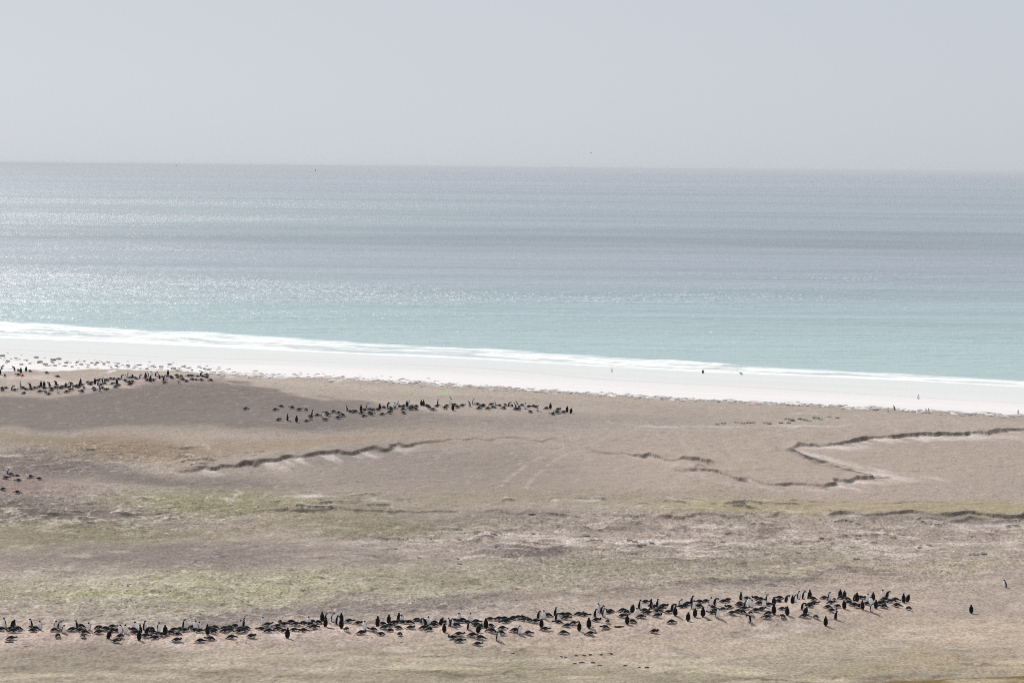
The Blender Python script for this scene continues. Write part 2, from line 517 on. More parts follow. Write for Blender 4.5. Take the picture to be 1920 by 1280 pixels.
# ochre heath
paint(blob(230, 842, 190, 24, .03), (157, 138, 117), .9)
paint(blob(560, 832, 260, 15, -.06), (164, 146, 128), .8)
paint(blob(60, 825, 90, 12), (150, 136, 108), .6)
paint(band([(0, 852), (150, 868), (300, 888), (420, 895)], 9, 9) * sstep(480, 380, WX), (176, 165, 155), .7)
paint(blob(60, 868, 170, 20, .05), (134, 119, 115), .9)
paint(blob(280, 898, 300, 16, .06), (138, 127, 123), .85)
paint(blob(20, 905, 120, 24, .05), (158, 138, 132), .8)
paint(blob(160, 930, 190, 9, .05), (168, 154, 146), .7)
# purple grey slope and greens of the middle left
paint(blob(60, 958, 260, 26, .02), (130, 118, 114), .95)
paint(blob(430, 940, 200, 22, .03), (154, 149, 118), .95)
paint(blob(620, 948, 110, 14), (148, 139, 126), .7)
paint(blob(150, 1002, 330, 26, .02), (147, 140, 116), .9)
paint(blob(700, 985, 240, 24), (149, 142, 116), .85)
paint(blob(330, 1042, 420, 24), (148, 136, 131), .9)
paint(blob(900, 970, 200, 12), (150, 138, 134), .7)
paint(blob(700, 1012, 420, 10), (176, 160, 151), .6)
paint(blob(1000, 935, 420, 18), (160, 149, 130), .7)
paint(blob(1320, 953, 150, 13), (166, 158, 130), .85)
paint(blob(1620, 950, 260, 15), (172, 158, 128), .8)
paint(blob(1880, 956, 150, 11), (172, 160, 124), .8)
paint(blob(1730, 974, 220, 8), (146, 136, 132), .8)
paint(blob(1200, 985, 300, 14), (162, 148, 138), .5)
paint(blob(1500, 1000, 500, 26), (174, 158, 149), .7)
paint(blob(985, 1030, 120, 13, .0, 2), (138, 126, 124), .9)
# yellow green turf belt
paint(blob(250, 1104, 460, 26) * (.45 + .55 * sstep(-.35, .35, fbm(X / 8, Y / 4, 151, 4))), (174, 170, 136), .95)
paint(blob(640, 1090, 330, 28, -.02) * (.45 + .55 * sstep(-.35, .35, fbm(X / 8, Y / 4, 152, 4))), (169, 165, 136), .85)
paint(blob(1000, 1068, 360, 22, -.05), (160, 153, 136), .7)
paint(blob(1350, 1052, 420, 14, -.03), (158, 150, 134), .7)
paint(blob(150, 1140, 260, 18), (166, 156, 142), .8)
paint(band([(300, 1150), (700, 1133), (900, 1118), (1100, 1100), (1300, 1086), (1500, 1078), (1700, 1072)], 9, 16) * sstep(250, 450, WX) * sstep(1050, 850, WX), (146, 135, 132), .9)
paint(band([(900, 1112), (1130, 1104), (1400, 1082), (1600, 1075), (1720, 1074)], 5, 8) * sstep(1000, 1150, WX) * sstep(1760, 1640, WX), (142, 131, 126), .85)
paint(band([(900, 1105), (1400, 1072), (1920, 1055)], 5, 5) * sstep(1250, 1350, WX), (176, 166, 138), .6)
paint(blob(1750, 1110, 260, 34), (176, 159, 148), .7)
# trampled colony dirt
cl = [(-100, 1190), (300, 1188), (600, 1182), (900, 1182), (1100, 1172), (1300, 1155), (1550, 1146), (1720, 1145)]
paint(band(cl, 17, 19) * sstep(1800, 1700, WX), (196, 174, 162), .95)
guano = sstep(.2, .5, fbm(X / .9, Y / 1.6, 131, 3))
paint(band(cl, 15, 17) * sstep(1790, 1700, WX) * guano, (222, 206, 197), .75)
paint(band(cl, 34, 36) * sstep(1830, 1650, WX) * sstep(900, 1150, WX), (186, 168, 154), .7)
paint(band([(700, 1210), (900, 1212), (1200, 1208), (1500, 1196)], 14, 14) * sstep(650, 850, WX) * sstep(1600, 1400, WX), (188, 172, 154), .7)
# foreground
paint(sstep(1205, 1235, WY), (170, 158, 140), .85)
paint(blob(150, 1232, 330, 22), (162, 148, 138), .8)
paint(blob(150, 1262, 420, 20), (160, 149, 134), .85)
paint(blob(520, 1222, 160, 12), (182, 168, 148), .8)
paint(blob(560, 1262, 170, 14), (172, 160, 146), .7)
paint(blob(820, 1262, 330, 16), (164, 154, 130), .75)
paint(blob(1150, 1265, 380, 18), (163, 155, 132), .7)
paint(blob(1620, 1200, 330, 16, -.03), (182, 170, 146), .6)
paint(blob(1850, 1186, 200, 22), (190, 172, 152), .8)
paint(blob(1480, 1235, 300, 18), (168, 158, 142), .7)
paint(blob(1640, 1252, 150, 12), (168, 157, 126), .7)
paint(blob(1830, 1240, 180, 18), (176, 160, 134), .7)
paint(blob(1500, 1276, 260, 6), (148, 136, 122), .8)
paint(sstep(0, 3, PY - np.interp(PX, [1400, 1680, 1800, 1920, 2100], [1290, 1276, 1270, 1265, 1258])), (150, 126, 76), .9)

# pale wind-laid sand: at the foot of the turf edges and as tails behind tufts
stre = fbm(X / 5.0, Y / 3.0, 81, 4)
tong = sstep(-.1, .3, fbm(X / 2.2 + Y / 6, Y / 16, 83, 3))
paint(FOOT * tong * sstep(1250, 1420, WX), (226, 214, 207), .9)
paint(FOOT * tong * sstep(880, 1000, WX) * sstep(1420, 1250, WX), (190, 176, 168), .5)
paint(FOOT * tong * sstep(300, 400, WX) * sstep(820, 700, WX), (202, 190, 184), .8)
PYs = PY + 2.5 * scl * fbm(X / 2.5, Y / 4, 85, 3)
drift = sstep(-.35, .25, stre + .2)
for cx, cy, rx, ry, k in [(1560, 838, 60, 6, .8), (1620, 905, 60, 3, .7), (1520, 800, 60, 2.2, .8), (1360, 801, 60, 1.6, .6), (1240, 800, 40, 2, .7),
                          (1830, 820, 110, 5, .6), (582, 929, 24, 3, .9), (535, 930, 30, 2, .7), (428, 936, 14, 3, .8), (960, 1002, 90, 1.8, .8), (1050, 1008, 120, 2, .8),
                          (1230, 1012, 110, 2, .7), (820, 1008, 50, 1.6, .8), (690, 1013, 60, 1.4, .7), (1390, 1018, 60, 2, .7), (1650, 1028, 70, 3, .7),
                          (1800, 1018, 60, 2.5, .7), (1780, 985, 60, 2.5, .7), (1890, 985, 50, 2, .7), (1420, 1177, 28, 3.6, .95), (1100, 937, 26, 2, .7), (1600, 967, 14, 3, .8),
                          (1470, 1010, 60, 1.6, .7), (920, 1205, 50, 3, .6), (260, 1208, 80, 2, .4), (600, 1255, 90, 3, .5), (1250, 990, 60, 1.4, .5),
                          (20, 855, 40, 1.6, .7), (720, 882, 8, 1.2, .8), (1510, 776, 30, 1.2, .5)]:
    d = np.zeros(PX.shape, np.float32)
    q_ = (np.abs(PX - cx) < 2 * rx) & (np.abs(PYs - cy) < 2 * ry)
    d[q_] = np.exp(-((((PX[q_] - cx) / rx) ** 2 + ((PYs[q_] - cy) / ry) ** 2) ** 1.2)) * drift[q_]
    paint(d, (222, 210, 203), k)
dash = sstep(.12, .4, fbm(X / 2.6, Y / 1.7, 121, 3))
dz_ = np.maximum.reduce([blob(1250, 1010, 560, 26), blob(1700, 1020, 300, 26), .7 * blob(800, 1045, 200, 14), .8 * blob(1850, 984, 160, 7), .6 * blob(620, 940, 120, 14), .7 * blob(950, 1225, 420, 22), .5 * blob(1500, 1190, 500, 20)])
paint(dz_ * dash, (222, 209, 201), .8)
dash2 = sstep(.25, .55, fbm(X / 1.5, Y / 2.2, 122, 3))
paint(np.maximum.reduce([blob(1250, 1000, 700, 26), blob(620, 945, 160, 16), blob(985, 1030, 130, 14), .8 * blob(1450, 1085, 260, 12), .8 * blob(300, 850, 300, 22)]) * dash2, (112, 100, 94), .55)
# thin dry-grass streaks in the turf
def streaks(seed, fx, fy, sharp):
    n = fbm(X / fx, Y / fy, seed, 3)
    return np.clip(1 - np.abs(n) * sharp, 0, 1) ** 1.5
patch = np.maximum.reduce([blob(430, 940, 230, 28), blob(200, 960, 300, 30), .7 * blob(230, 850, 260, 26), .7 * blob(250, 1110, 420, 60), .6 * blob(985, 1030, 140, 16), .6 * blob(1350, 955, 260, 20)])
paint(patch * streaks(91, 2.6, 5.0, 11) * sstep(-.3, .2, fbm(X / 12, Y / 12, 92, 2)), (208, 199, 180), .9)
# stony speckle zones
spk = sstep(.35, .7, fbm(X / 0.55, Y / 1.1, 95, 2))
rough_zone = np.clip(blob(150, 960, 400, 40) + blob(300, 1130, 700, 60) + blob(985, 1030, 130, 15) + blob(1400, 1060, 500, 40) + blob(1300, 1000, 600, 30) + blob(150, 860, 200, 24) + .35, 0, 1)
paint(spk * rough_zone, (200, 188, 176), .6)
spd = sstep(.30, .7, fbm(X / 0.6, Y / 1.2, 96, 2))
paint(spd * rough_zone, (118, 107, 100), .55)
# wheel tracks
for tr in ([(938, 912), (958, 893), (985, 872), (1020, 854), (1062, 838)], [(985, 915), (1008, 888), (1030, 870), (1060, 852), (1080, 846)]):
    d, _, _ = seg_dist(X, Y, [on_ground(*p) for p in tr], None, 3.0)
    paint(np.exp(-(d / .24) ** 2) * sstep(-.5, .2, fbm(X / 2, Y / 2, 99, 2)), (192, 180, 171), .45)
# streaky short turf of the foreground
fgz = sstep(1195, 1225, WY)
paint(fgz * sstep(.1, .55, fbm(X / 5, Y / 3.2, 141, 4)), (196, 184, 160), .55)
paint(fgz * sstep(.15, .6, fbm(X / 4, Y / 3.0, 142, 4)), (138, 127, 110), .5)
mg = sstep(960, 990, WY) * sstep(1180, 1120, WY)
paint(mg * sstep(.15, .6, fbm(X / 6, Y / 4, 143, 4)), (140, 129, 122), .45)
paint(mg * sstep(.2, .6, fbm(X / 3, Y / 3, 144, 4)), (190, 180, 164), .45)
# pale drift ribbon and greenish algae spots of the upper plain
paint(band([(-100, 703), (0, 705), (60, 706), (110, 712), (200, 725), (260, 729)], 4, 4) * sstep(280, 190, WX), (200, 184, 176), .85)
paint(blob(832, 734, 14, 5), (170, 186, 146), .6)
paint(blob(775, 736, 20, 4), (168, 176, 150), .4)
paint(blob(340, 704, 140, 8), (182, 168, 158), .7)
# beach
dune_px = np.interp(PX, DUNE_PX[:, 0], DUNE_PX[:, 1])
edge_n = scl * 9 * fbm(X / 1.6, Y / 5, 101, 4)
sand = sstep(2.5, -2.5, PY - dune_px + edge_n)
paint(sand, (248, 244, 243))
wet = sstep(-58, -24, beach_pos(U, W) + 9 * fbm(U / 40, V / 5, 103, 4))
paint(sand * wet, (230, 232, 232), .95)
paint(sand * sstep(-.1, .5, fbm(U / 45, V / 2.5, 104, 4)), (240, 238, 238), .6)
wrack = np.interp(U, to_uv(*on_plane(*np.array([(300, 666), (480, 670), (900, 685), (1150, 712), (1440, 727), (1900, 756)], float).T, 1.2))[0],
                  to_uv(*on_plane(*np.array([(300, 666), (480, 670), (900, 685), (1150, 712), (1440, 727), (1900, 756)], float).T, 1.2))[1])
wd = V - wrack + 1.2 * fbm(U / 12, V / 9, 106, 3)
paint(sand * np.exp(-(wd / .9) ** 2), (196, 190, 189), .7)
for off_, kk in ((9, .5), (15, .4), (-8, .35)):
    paint(sand * np.exp(-((wd + off_ + 2 * fbm(U / 30, V / 20, 107 + int(off_), 3)) / .8) ** 2) * sstep(-.3, .3, fbm(U / 25, V / 20, 108, 3)), (216, 214, 214), kk)
paint(sand * np.exp(-((wd + 4) / .6) ** 2), (214, 208, 206), .5)
smooth_zone = np.clip(blob(800, 880, 380, 50) + blob(1500, 860, 500, 70) + blob(200, 775, 450, 40) + blob(1000, 770, 900, 30), 0, 1)
grit = np.where(sand > .5, .05, .85) * np.clip(.42 + .6 * rough_zone - .22 * smooth_zone, .15, 1.05)
# relief
Z = H0 + HE
amp = np.where(sand > .5, 0.008, 0.05) * (Y > 165)
amp = amp * (0.6 + 1.3 * rough_zone)
Z += amp * 2.2 * fbm(X / 1.1, Y / 1.6, 111, 4, .6)
colony = band(cl, 18, 20) * sstep(1800, 1700, WX)
Z += colony * 0.07 * fbm(X / .8, Y / 1.3, 113, 3)
Z += patch * 0.10 * streaks(91, 2.6, 5.0, 7)
Z += (1 - sand) * 0.10 * fbm(X / 7, Y / 9, 115, 3)
Z += .16 * blob(985, 1030, 130, 15) * fbm(X / 1.2, Y / 2, 116, 3)
# terracettes: little scarps facing the near side, with blown sand at their feet
def terracettes(seed, step, warp, amp_mask, height, pale):
    ph = Y / step + warp * fbm(X / 9, Y / 10, seed, 3) + .5 * fbm(X / 1.6, Y / 6, seed + 1, 3)
    fr = ph - np.floor(ph)
    on = amp_mask * sstep(.02, .45, fbm(X / 2.6 + 31 * np.floor(ph), Y * 0 + np.floor(ph) * 7.3, seed + 2, 3))
    paint(on * sstep(.80, .97, fr) * (sand < .5), (220, 208, 200), pale)
    paint(on * (fr < .09), (104, 94, 88), .75)
    return height * on * (1 - fr) ** 1.6
rz1 = np.clip(blob(1250, 1005, 720, 34) + blob(1750, 985, 260, 18), 0, 1)
rz2 = np.clip(blob(620, 948, 210, 20) + blob(300, 858, 260, 24) + .8 * blob(120, 962, 260, 26) + .8 * blob(985, 1030, 130, 15), 0, 1)
rz3 = np.clip(blob(1100, 935, 260, 14) + blob(1400, 952, 220, 12), 0, 1)
Z += terracettes(401, 4.5, 2.2, rz1, .24, .9)
Z += terracettes(411, 3.6, 2.0, rz2, .28, .7)
Z += terracettes(421, 5.0, 1.6, rz3, .30, .85)
Z += terracettes(431, 3.0, 2.0, .7 * band(cl, 16, 22) * sstep(1800, 1700, WX), .10, .5)
Z += terracettes(441, 4.0, 2.4, .6 * np.clip(blob(300, 1060, 900, 40) + blob(1400, 1060, 600, 30) + blob(300, 1150, 500, 22), 0, 1), .10, .45)
Z += terracettes(451, 3.4, 2.0, .6 * sstep(1200, 1230, WY) * (PY < 1330), .08, .4)
# broken dark line with low lumps along the far-facing flank of the hooked bank
d_, _, _ = seg_dist(X, Y, [on_ground(*p) for p in ((1476, 842), (1500, 853), (1530, 863), (1568, 874), (1592, 882), (1625, 889), (1660, 895))], None, 4.0)
d_ = d_ + .9 * fbm(X / 1.1, Y / 3, 161, 3)
paint(np.exp(-(d_ / .8) ** 2) * sstep(-.25, .2, fbm(X / 1.3, Y / 2.5, 162, 3)), (96, 88, 84), .85)
Z += .12 * np.exp(-(d_ / .7) ** 2) * sstep(-.25, .2, fbm(X / 1.3, Y / 2.5, 162, 3))
# bare peat on the step faces
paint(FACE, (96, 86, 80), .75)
col = np.clip(col, 0.01, 0.72)
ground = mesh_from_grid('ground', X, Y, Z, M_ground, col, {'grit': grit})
tag(ground, kind='structure')

# raster of the finished ground for setting things down
from_x, from_y = gxs, gys
def ground_z(x, y):
    i = int(np.clip(np.searchsorted(from_x, x) - 1, 0, len(from_x) - 2))
    j = int(np.clip(np.searchsorted(from_y, y) - 1, 0, len(from_y) - 2))
    a = (x - from_x[i]) / (from_x[i + 1] - from_x[i])
    c = (y - from_y[j]) / (from_y[j + 1] - from_y[j])
    return float((Z[j, i] * (1 - a) + Z[j, i + 1] * a) * (1 - c) + (Z[j + 1, i] * (1 - a) + Z[j + 1, i + 1] * a) * c)
he, _, _ = edge_height(GX, GY)
GZ = GZ + he
def spot(px, py):
    x, y = on_ground(px, py)
    return float(x), float(y), ground_z(x, y)

# ------------------------------------------------------------------ sea
us = spaced(-60000, 8000, -12000, 1500, -3000, 250, -700, 30, -160, 3, -60, 0.9, 330, 3, 460, 30, 1000, 250, 3000, 1500, 12000, 8000, 60000)
vs_ = spaced(-14, 0.45, 60, 1.1, 260, 2.0, 520, 4.0, 1000, 12, 2000, 60, 6000, 500, 20000, 5000, 60000)
SU, SV = np.meshgrid(us, vs_)
SVv = SV + shore_v(SU) * np.exp(-np.clip(SV, 0, None) / 400)
SXw = A0[0] + Udir[0] * SU + Vdir[0] * SVv
SYw = A0[1] + Udir[1] * SU + Vdir[1] * SVv
near = np.exp(-np.clip(SV, 0, None) / 500)
off = SV
wave = 0.16 * fbm(SU / 9, SV / 3.2, 201, 4) * near * sstep(4, 40, off)
wave += 0.10 * fbm(SU / 30, SV / 9, 203, 3) * near * sstep(4, 40, off)
# surf belt: wide on the left, narrow on the right
belt = np.interp(SU, [-60, 0, 60, 120, 180, 260], [44, 40, 30, 24, 15, 12])
ln = SV + 2.5 * fbm(SU / 45, SV * 0 + 3, 205, 3) + belt * .11 * fbm(SU / 11, SV / 9, 208, 3)
bn = ln / belt
brk1 = np.exp(-((ln - belt * .92) / 1.5) ** 2) * sstep(-.15, .35, fbm(SU / 22, SV * 0 + 7, 206, 3))
brk2 = np.exp(-((ln - belt * .5) / 1.3) ** 2) * sstep(-.3, .2, fbm(SU / 30, SV * 0 + 9, 207, 3))
wave += 0.50 * brk1 + 0.30 * brk2
SZ = 0.02 + wave
tex = fbm(SU / 6, SV / 2.0, 209, 4)
lines = fbm(SU / 40, ln / 2.6, 210, 4)
foam = sstep(1.12, .72, bn + .22 * tex) * sstep(-.30, .30, tex + 1.2 * lines + .16 - .45 * np.exp(-((bn - .35) / .22) ** 2))
foam = np.maximum(foam, brk1 * sstep(-.5, .1, tex))
foam = np.maximum(foam, sstep(6.0, .5, ln + 3 * tex) * .55)
foam = np.maximum(foam, sstep(1.10, .95, bn + .13 * tex + .05 * lines) * sstep(.66, .95, bn) * (.30 + .70 * sstep(-.30, .25, tex)))
foam = np.clip(foam, 0, 1)
scol = np.empty(SU.shape + (3,))
dd = SYw
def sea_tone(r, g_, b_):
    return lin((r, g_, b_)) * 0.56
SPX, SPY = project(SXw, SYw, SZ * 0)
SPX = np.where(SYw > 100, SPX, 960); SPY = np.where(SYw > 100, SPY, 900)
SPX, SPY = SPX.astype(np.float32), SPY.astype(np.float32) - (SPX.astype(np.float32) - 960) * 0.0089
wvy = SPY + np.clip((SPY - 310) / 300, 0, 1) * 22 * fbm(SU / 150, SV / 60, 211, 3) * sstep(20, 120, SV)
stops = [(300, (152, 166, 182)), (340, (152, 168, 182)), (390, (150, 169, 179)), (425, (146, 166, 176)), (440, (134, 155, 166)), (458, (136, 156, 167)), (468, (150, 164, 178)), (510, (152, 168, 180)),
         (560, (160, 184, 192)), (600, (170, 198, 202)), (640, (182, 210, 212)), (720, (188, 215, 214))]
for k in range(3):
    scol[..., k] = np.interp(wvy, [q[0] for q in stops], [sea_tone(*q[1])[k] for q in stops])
lg = np.log(np.clip(SYw, 300, None))
wash = np.clip(sstep(1.0, .45, bn + .18 * tex) * (.80 + .30 * lines), 0, .95)
scol = scol * (1 - wash[..., None]) + (lin((234, 238, 238)) * .60) * wash[..., None]
bands = fbm(SXw / (.35 * np.clip(SYw, 300, None)) + 3, lg * 26, 213, 4)
scol *= (1 + .30 * bands * sstep(60, 200, SV))[..., None]
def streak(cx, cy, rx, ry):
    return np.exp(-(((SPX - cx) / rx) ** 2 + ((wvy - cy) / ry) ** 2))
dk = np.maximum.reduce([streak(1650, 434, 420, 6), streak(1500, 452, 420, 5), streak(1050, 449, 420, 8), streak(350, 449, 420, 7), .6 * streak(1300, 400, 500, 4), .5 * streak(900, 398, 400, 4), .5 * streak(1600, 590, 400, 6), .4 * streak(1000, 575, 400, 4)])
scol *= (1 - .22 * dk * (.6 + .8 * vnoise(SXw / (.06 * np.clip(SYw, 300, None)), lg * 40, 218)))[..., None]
def streak(cx, cy, rx, ry):
    return np.exp(-(((SPX - cx) / rx) ** 2 + ((wvy - cy) / ry) ** 2))
sheen = np.maximum.reduce([streak(420, 411, 320, 6), .8 * streak(60, 420, 220, 9), 1.0 * streak(100, 526, 420, 8), .8 * streak(500, 545, 420, 10), .6 * streak(900, 556, 500, 9), .7 * streak(1560, 508, 240, 6),
                           .6 * streak(1400, 545, 260, 10), .45 * streak(700, 385, 500, 8), .4 * streak(1200, 420, 500, 4), .35 * streak(1500, 370, 500, 10), .5 * streak(150, 578, 260, 4), .35 * streak(300, 470, 300, 6)])
sheen = sheen * (.55 + .9 * vnoise(SXw / (.02 * np.clip(SYw, 300, None)), lg * 60, 217))  # glitter bands: denser painted flecks and steeper ripples
calm = np.maximum.reduce([streak(500, 470, 700, 7), streak(900, 500, 300, 8), .8 * streak(1500, 600, 600, 30)])
ripple = np.clip(.84 + .5 * fbm(SXw / (.25 * np.clip(SYw, 300, None)), lg * 30, 215, 4) + 1.5 * sheen - .35 * calm, .15, 2.6) * (0.5 + 0.5 * sstep(0, 120, SV))
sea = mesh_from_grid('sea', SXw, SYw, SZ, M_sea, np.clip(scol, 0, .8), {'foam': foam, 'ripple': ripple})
tag(sea, kind='structure')

# ------------------------------------------------------------------ birds: lofted bodies
def loft(rings, nseg, paint_fn, verts, faces, mats):
    """rings: (x, z, half width, half depth, angle of the spine in degrees from vertical, leaning forward +)"""
    base = len(verts)
    n = len(rings)
    for (x, z, w, d, ang) in rings:
        a = math.radians(ang)
        nx, nz = math.cos(a), -math.sin(a)          # front direction of the ring
        for s in range(nseg):
            t = 2 * math.pi * s / nseg
            f, l = math.cos(t) * d, math.sin(t) * w
            verts.append((x + nx * f, l, z + nz * f))
    for r in range(n - 1):
        for s in range(nseg):
            s2 = (s + 1) % nseg
            faces.append((base + r * nseg + s, base + r * nseg + s2, base + (r + 1) * nseg + s2, base + (r + 1) * nseg + s))
            t = 2 * math.pi * (s + .5) / nseg
            t = t if t <= math.pi else 2 * math.pi - t
            mats.append(paint_fn(r / (n - 2.0), math.degrees(t)))
    faces.append(tuple(base + s for s in reversed(range(nseg)))); mats.append(paint_fn(0, 180))
    faces.append(tuple(base + (n - 1) * nseg + s for s in range(nseg))); mats.append(paint_fn(1, 180))

def slab(pts, thick, axis, verts, faces, mats, m_top, m_bot, m_rim=None):
    """a flat closed plate from an outline of points, pushed out along axis"""
    b0 = len(verts)
    n = len(pts)
    for p in pts:
        verts.append(tuple(p[i] + axis[i] * thick for i in range(3)))
    for p in pts:
        verts.append(tuple(p[i] - axis[i] * thick for i in range(3)))
    faces.append(tuple(range(b0, b0 + n))); mats.append(m_top)
    faces.append(tuple(reversed(range(b0 + n, b0 + 2 * n)))); mats.append(m_bot)
    for i in range(n):
        j = (i + 1) % n
        faces.append((b0 + i, b0 + n + i, b0 + n + j, b0 + j)); mats.append(m_top if m_rim is None else m_rim)

def smooth_rings(keys, per=2):
    """Catmull-Rom between key rings"""
    k = np.array(keys, float)
    out = []
    for i in range(len(k) - 1):
        p0, p1, p2, p3 = k[max(i - 1, 0)], k[i], k[i + 1], k[min(i + 2, len(k) - 1)]
        for s in range(per):
            t = s / per
            q = .5 * (2 * p1 + (p2 - p0) * t + (2 * p0 - 5 * p1 + 4 * p2 - p3) * t * t + (3 * p1 - p0 - 3 * p2 + p3) * t ** 3)
            q[2:4] = np.maximum(q[2:4], .004)
            out.append(tuple(q))
    out.append(tuple(k[-1]))
    return out

BLACK, WHITE, ORANGE = 0, 1, 2
def body_paint(lo, hi, width=82):
    """white front between spine fractions lo..hi, black elsewhere; white patch over the eyes"""
    def f(t, ang):
        if lo < t < hi and ang < width * (1.0 if t < .62 else .8):
            return WHITE
        if .90 < t < .965 and 60 < ang < 140:
            return WHITE
        return BLACK
    return f

def bill(verts, faces, mats, x, z, direction, length=.07):
    a = math.radians(direction)
    dx, dz = math.cos(a), math.sin(a)
    b0 = len(verts)
    for s in range(5):
        t = 2 * math.pi * s / 5
        verts.append((x - dz * math.cos(t) * .018, math.sin(t) * .014, z + dx * math.cos(t) * .018))
    verts.append((x + dx * length, 0, z + dz * length))
    for s in range(5):
        faces.append((b0 + s, b0 + (s + 1) % 5, b0 + 5)); mats.append(ORANGE if s in (1, 2) else BLACK)

def flipper(verts, faces, mats, shoulder, tip, side, chord=.075, white_in=True):
    sh, tp = Vector(shoulder), Vector(tip)
    ax = (tp - sh)
    out = Vector((0, side, 0))
    ch = ax.cross(out).normalized()
    if ch.x < 0:
        ch = -ch
    nrm = ax.cross(ch).normalized()
    if nrm.y * side < 0:
        nrm = -nrm
    o = [sh + ch * chord * .35, sh + ax * .35 + ch * chord * .55, sh + ax * .75 + ch * chord * .35, tp,
         sh + ax * .75 - ch * chord * .35, sh + ax * .35 - ch * chord * .5, sh - ch * chord * .3]
    if side > 0:
        o = o[::-1]
    slab([tuple(p) for p in o], .016, tuple(nrm), verts, faces, mats, BLACK, WHITE, WHITE)

def finish(name, verts, faces, mats, materials=(M_black, M_white, M_orange)):
    me = bpy.data.meshes.new(name)
    me.from_pydata(verts, [], faces)
    for m in materials:
        me.materials.append(m)
    me.polygons.foreach_set('material_index', mats)
    me.polygons.foreach_set('use_smooth', [True] * len(mats))
    me.update()
    return me

def feet(verts, faces, mats, x=.03):
    for s in (-1, 1):
        slab([(x - .05, s * .05, .014), (x + .075, s * .03, .014), (x + .09, s * .06, .014), (x + .075, s * .09, .014)], .013, (0, 0, 1), verts, faces, mats, ORANGE, ORANGE)

def tail(verts, faces, mats, x, z, dx, dz):
    slab([(x, -.045, z), (x + dx, -.012, z + dz), (x + dx, .012, z + dz), (x, .045, z)], .012, (0, 0, 1), verts, faces, mats, BLACK, BLACK)

def standing(name, lean=4, neck=0, head=0, flip=8, stretch=1.0, spread_back=0):
    """upright bird: lean of the trunk, extra forward bend of neck and head (degrees), flippers away from the side"""
    verts, faces, mats = [], [], []
    radii = [(.07, .07), (.128, .128), (.150, .148), (.150, .146), (.143, .132), (.116, .106), (.070, .072), (.062, .068), (.066, .074), (.058, .066), (.02, .024)]
    steps = [0, .06, .11, .12, .11, .08, .05 * stretch, .04 * stretch, .045, .035, .022]
    angs = [lean] * 5 + [lean + neck * .35, lean + neck * .7, lean + neck + head * .3, lean + neck + head * .7, lean + neck + head, lean + neck + head]
    x, z, keys = -.03, .035, []
    for (w, d), s, a in zip(radii, steps, angs):
        x += math.sin(math.radians(a)) * s
        z += math.cos(math.radians(a)) * s
        keys.append((x, z, w, d, a))
    loft(smooth_rings(keys), 14, body_paint(.04, .70), verts, faces, mats)
    hx, hz, _, hd, ha = keys[8]
    bd = -ha if abs(ha) < 200 else 0
    hx2, hz2 = hx + math.cos(math.radians(ha)) * hd * .8, hz - math.sin(math.radians(ha)) * hd * .8
    bill(verts, faces, mats, hx2, hz2, bd + 8)
    sxp, szp = keys[4][0], keys[4][1]
    for s in (-1, 1):
        f = math.radians(flip)
        L = .31
        flipper(verts, faces, mats, (sxp, s * .108, szp + .02), (sxp - .02 - spread_back, s * (.108 + .03 + math.sin(f) * L), szp + .02 - math.cos(f) * L), s)
    tail(verts, faces, mats, keys[1][0] - .09, .07, -.12, -.045)
    feet(verts, faces, mats, .0)
    return finish(name, verts, faces, mats)

def lying(name, head_up=0.5, neck_turn=0.0, plump=1.0, tail_up=0.0, tuck=False):
    """prone bird on its nest, head forward; head_up 0 = chin on the ground, 1 = alert"""
    verts, faces, mats = [], [], []
    hz = .10 + .19 * head_up
    keys = [(-.33, .085 + tail_up, .035, .022, 82), (-.26, .105 + tail_up * .6, .085, .065, 84), (-.15, .145, .128, .128, 88), (-.02, .162, .145 * plump, .152 * plump, 92),
            (.10, .150, .132, .138, 92), (.185, .145 + .02 * head_up, .100, .100, 84 - 25 * head_up), (.245, .15 + .06 * head_up, .068, .068, 72 - 32 * head_up),
            (.285, .15 + .55 * (hz - .10), .056, .056, 66 - 22 * head_up), (.325, .14 + (hz - .10), .054, .056, 82), (.375, .13 + (hz - .10), .042, .046, 92), (.405, .125 + (hz - .10), .016, .018, 95)]
    if tuck:
        keys[7] = (.255, .235, .058, .058, 20)
        keys[8] = (.235, .275, .056, .058, -30)
        keys[9] = (.195, .285, .044, .048, -75)
        keys[10] = (.165, .282, .016, .02, -95)
    # the spine runs along x here: ring front (angle 0 of the loft) points down
    loft(smooth_rings(keys), 16, body_paint(.05, .72, 88), verts, faces, mats)
    if not tuck:
        bill(verts, faces, mats, .40, .125 + (hz - .10), -8)
    for s in (-1, 1):
        flipper(verts, faces, mats, (.12, s * .120, .185), (-.17, s * .165, .095), s, .078)
    tail(verts, faces, mats, -.31, .085 + tail_up, -.11, -.03 + tail_up * .4)
    for s in (-1, 1):
        slab([(-.20, s * .05, .016), (-.30, s * .03, .012), (-.31, s * .07, .012)], .012, (0, 0, 1), verts, faces, mats, ORANGE, ORANGE)
    return finish(name, verts, faces, mats)

def turned(me_src, name, deg_bend):
    """swing everything ahead of the chest sideways, for birds looking back over the shoulder"""
    me = me_src.copy()
    me.name = name
    for v in me.vertices:
        t = max(0, v.co.x - .16)
        v.co.y += math.sin(math.radians(deg_bend)) * t * 1.1
        v.co.x -= abs(math.sin(math.radians(deg_bend))) * t * .45
    return me

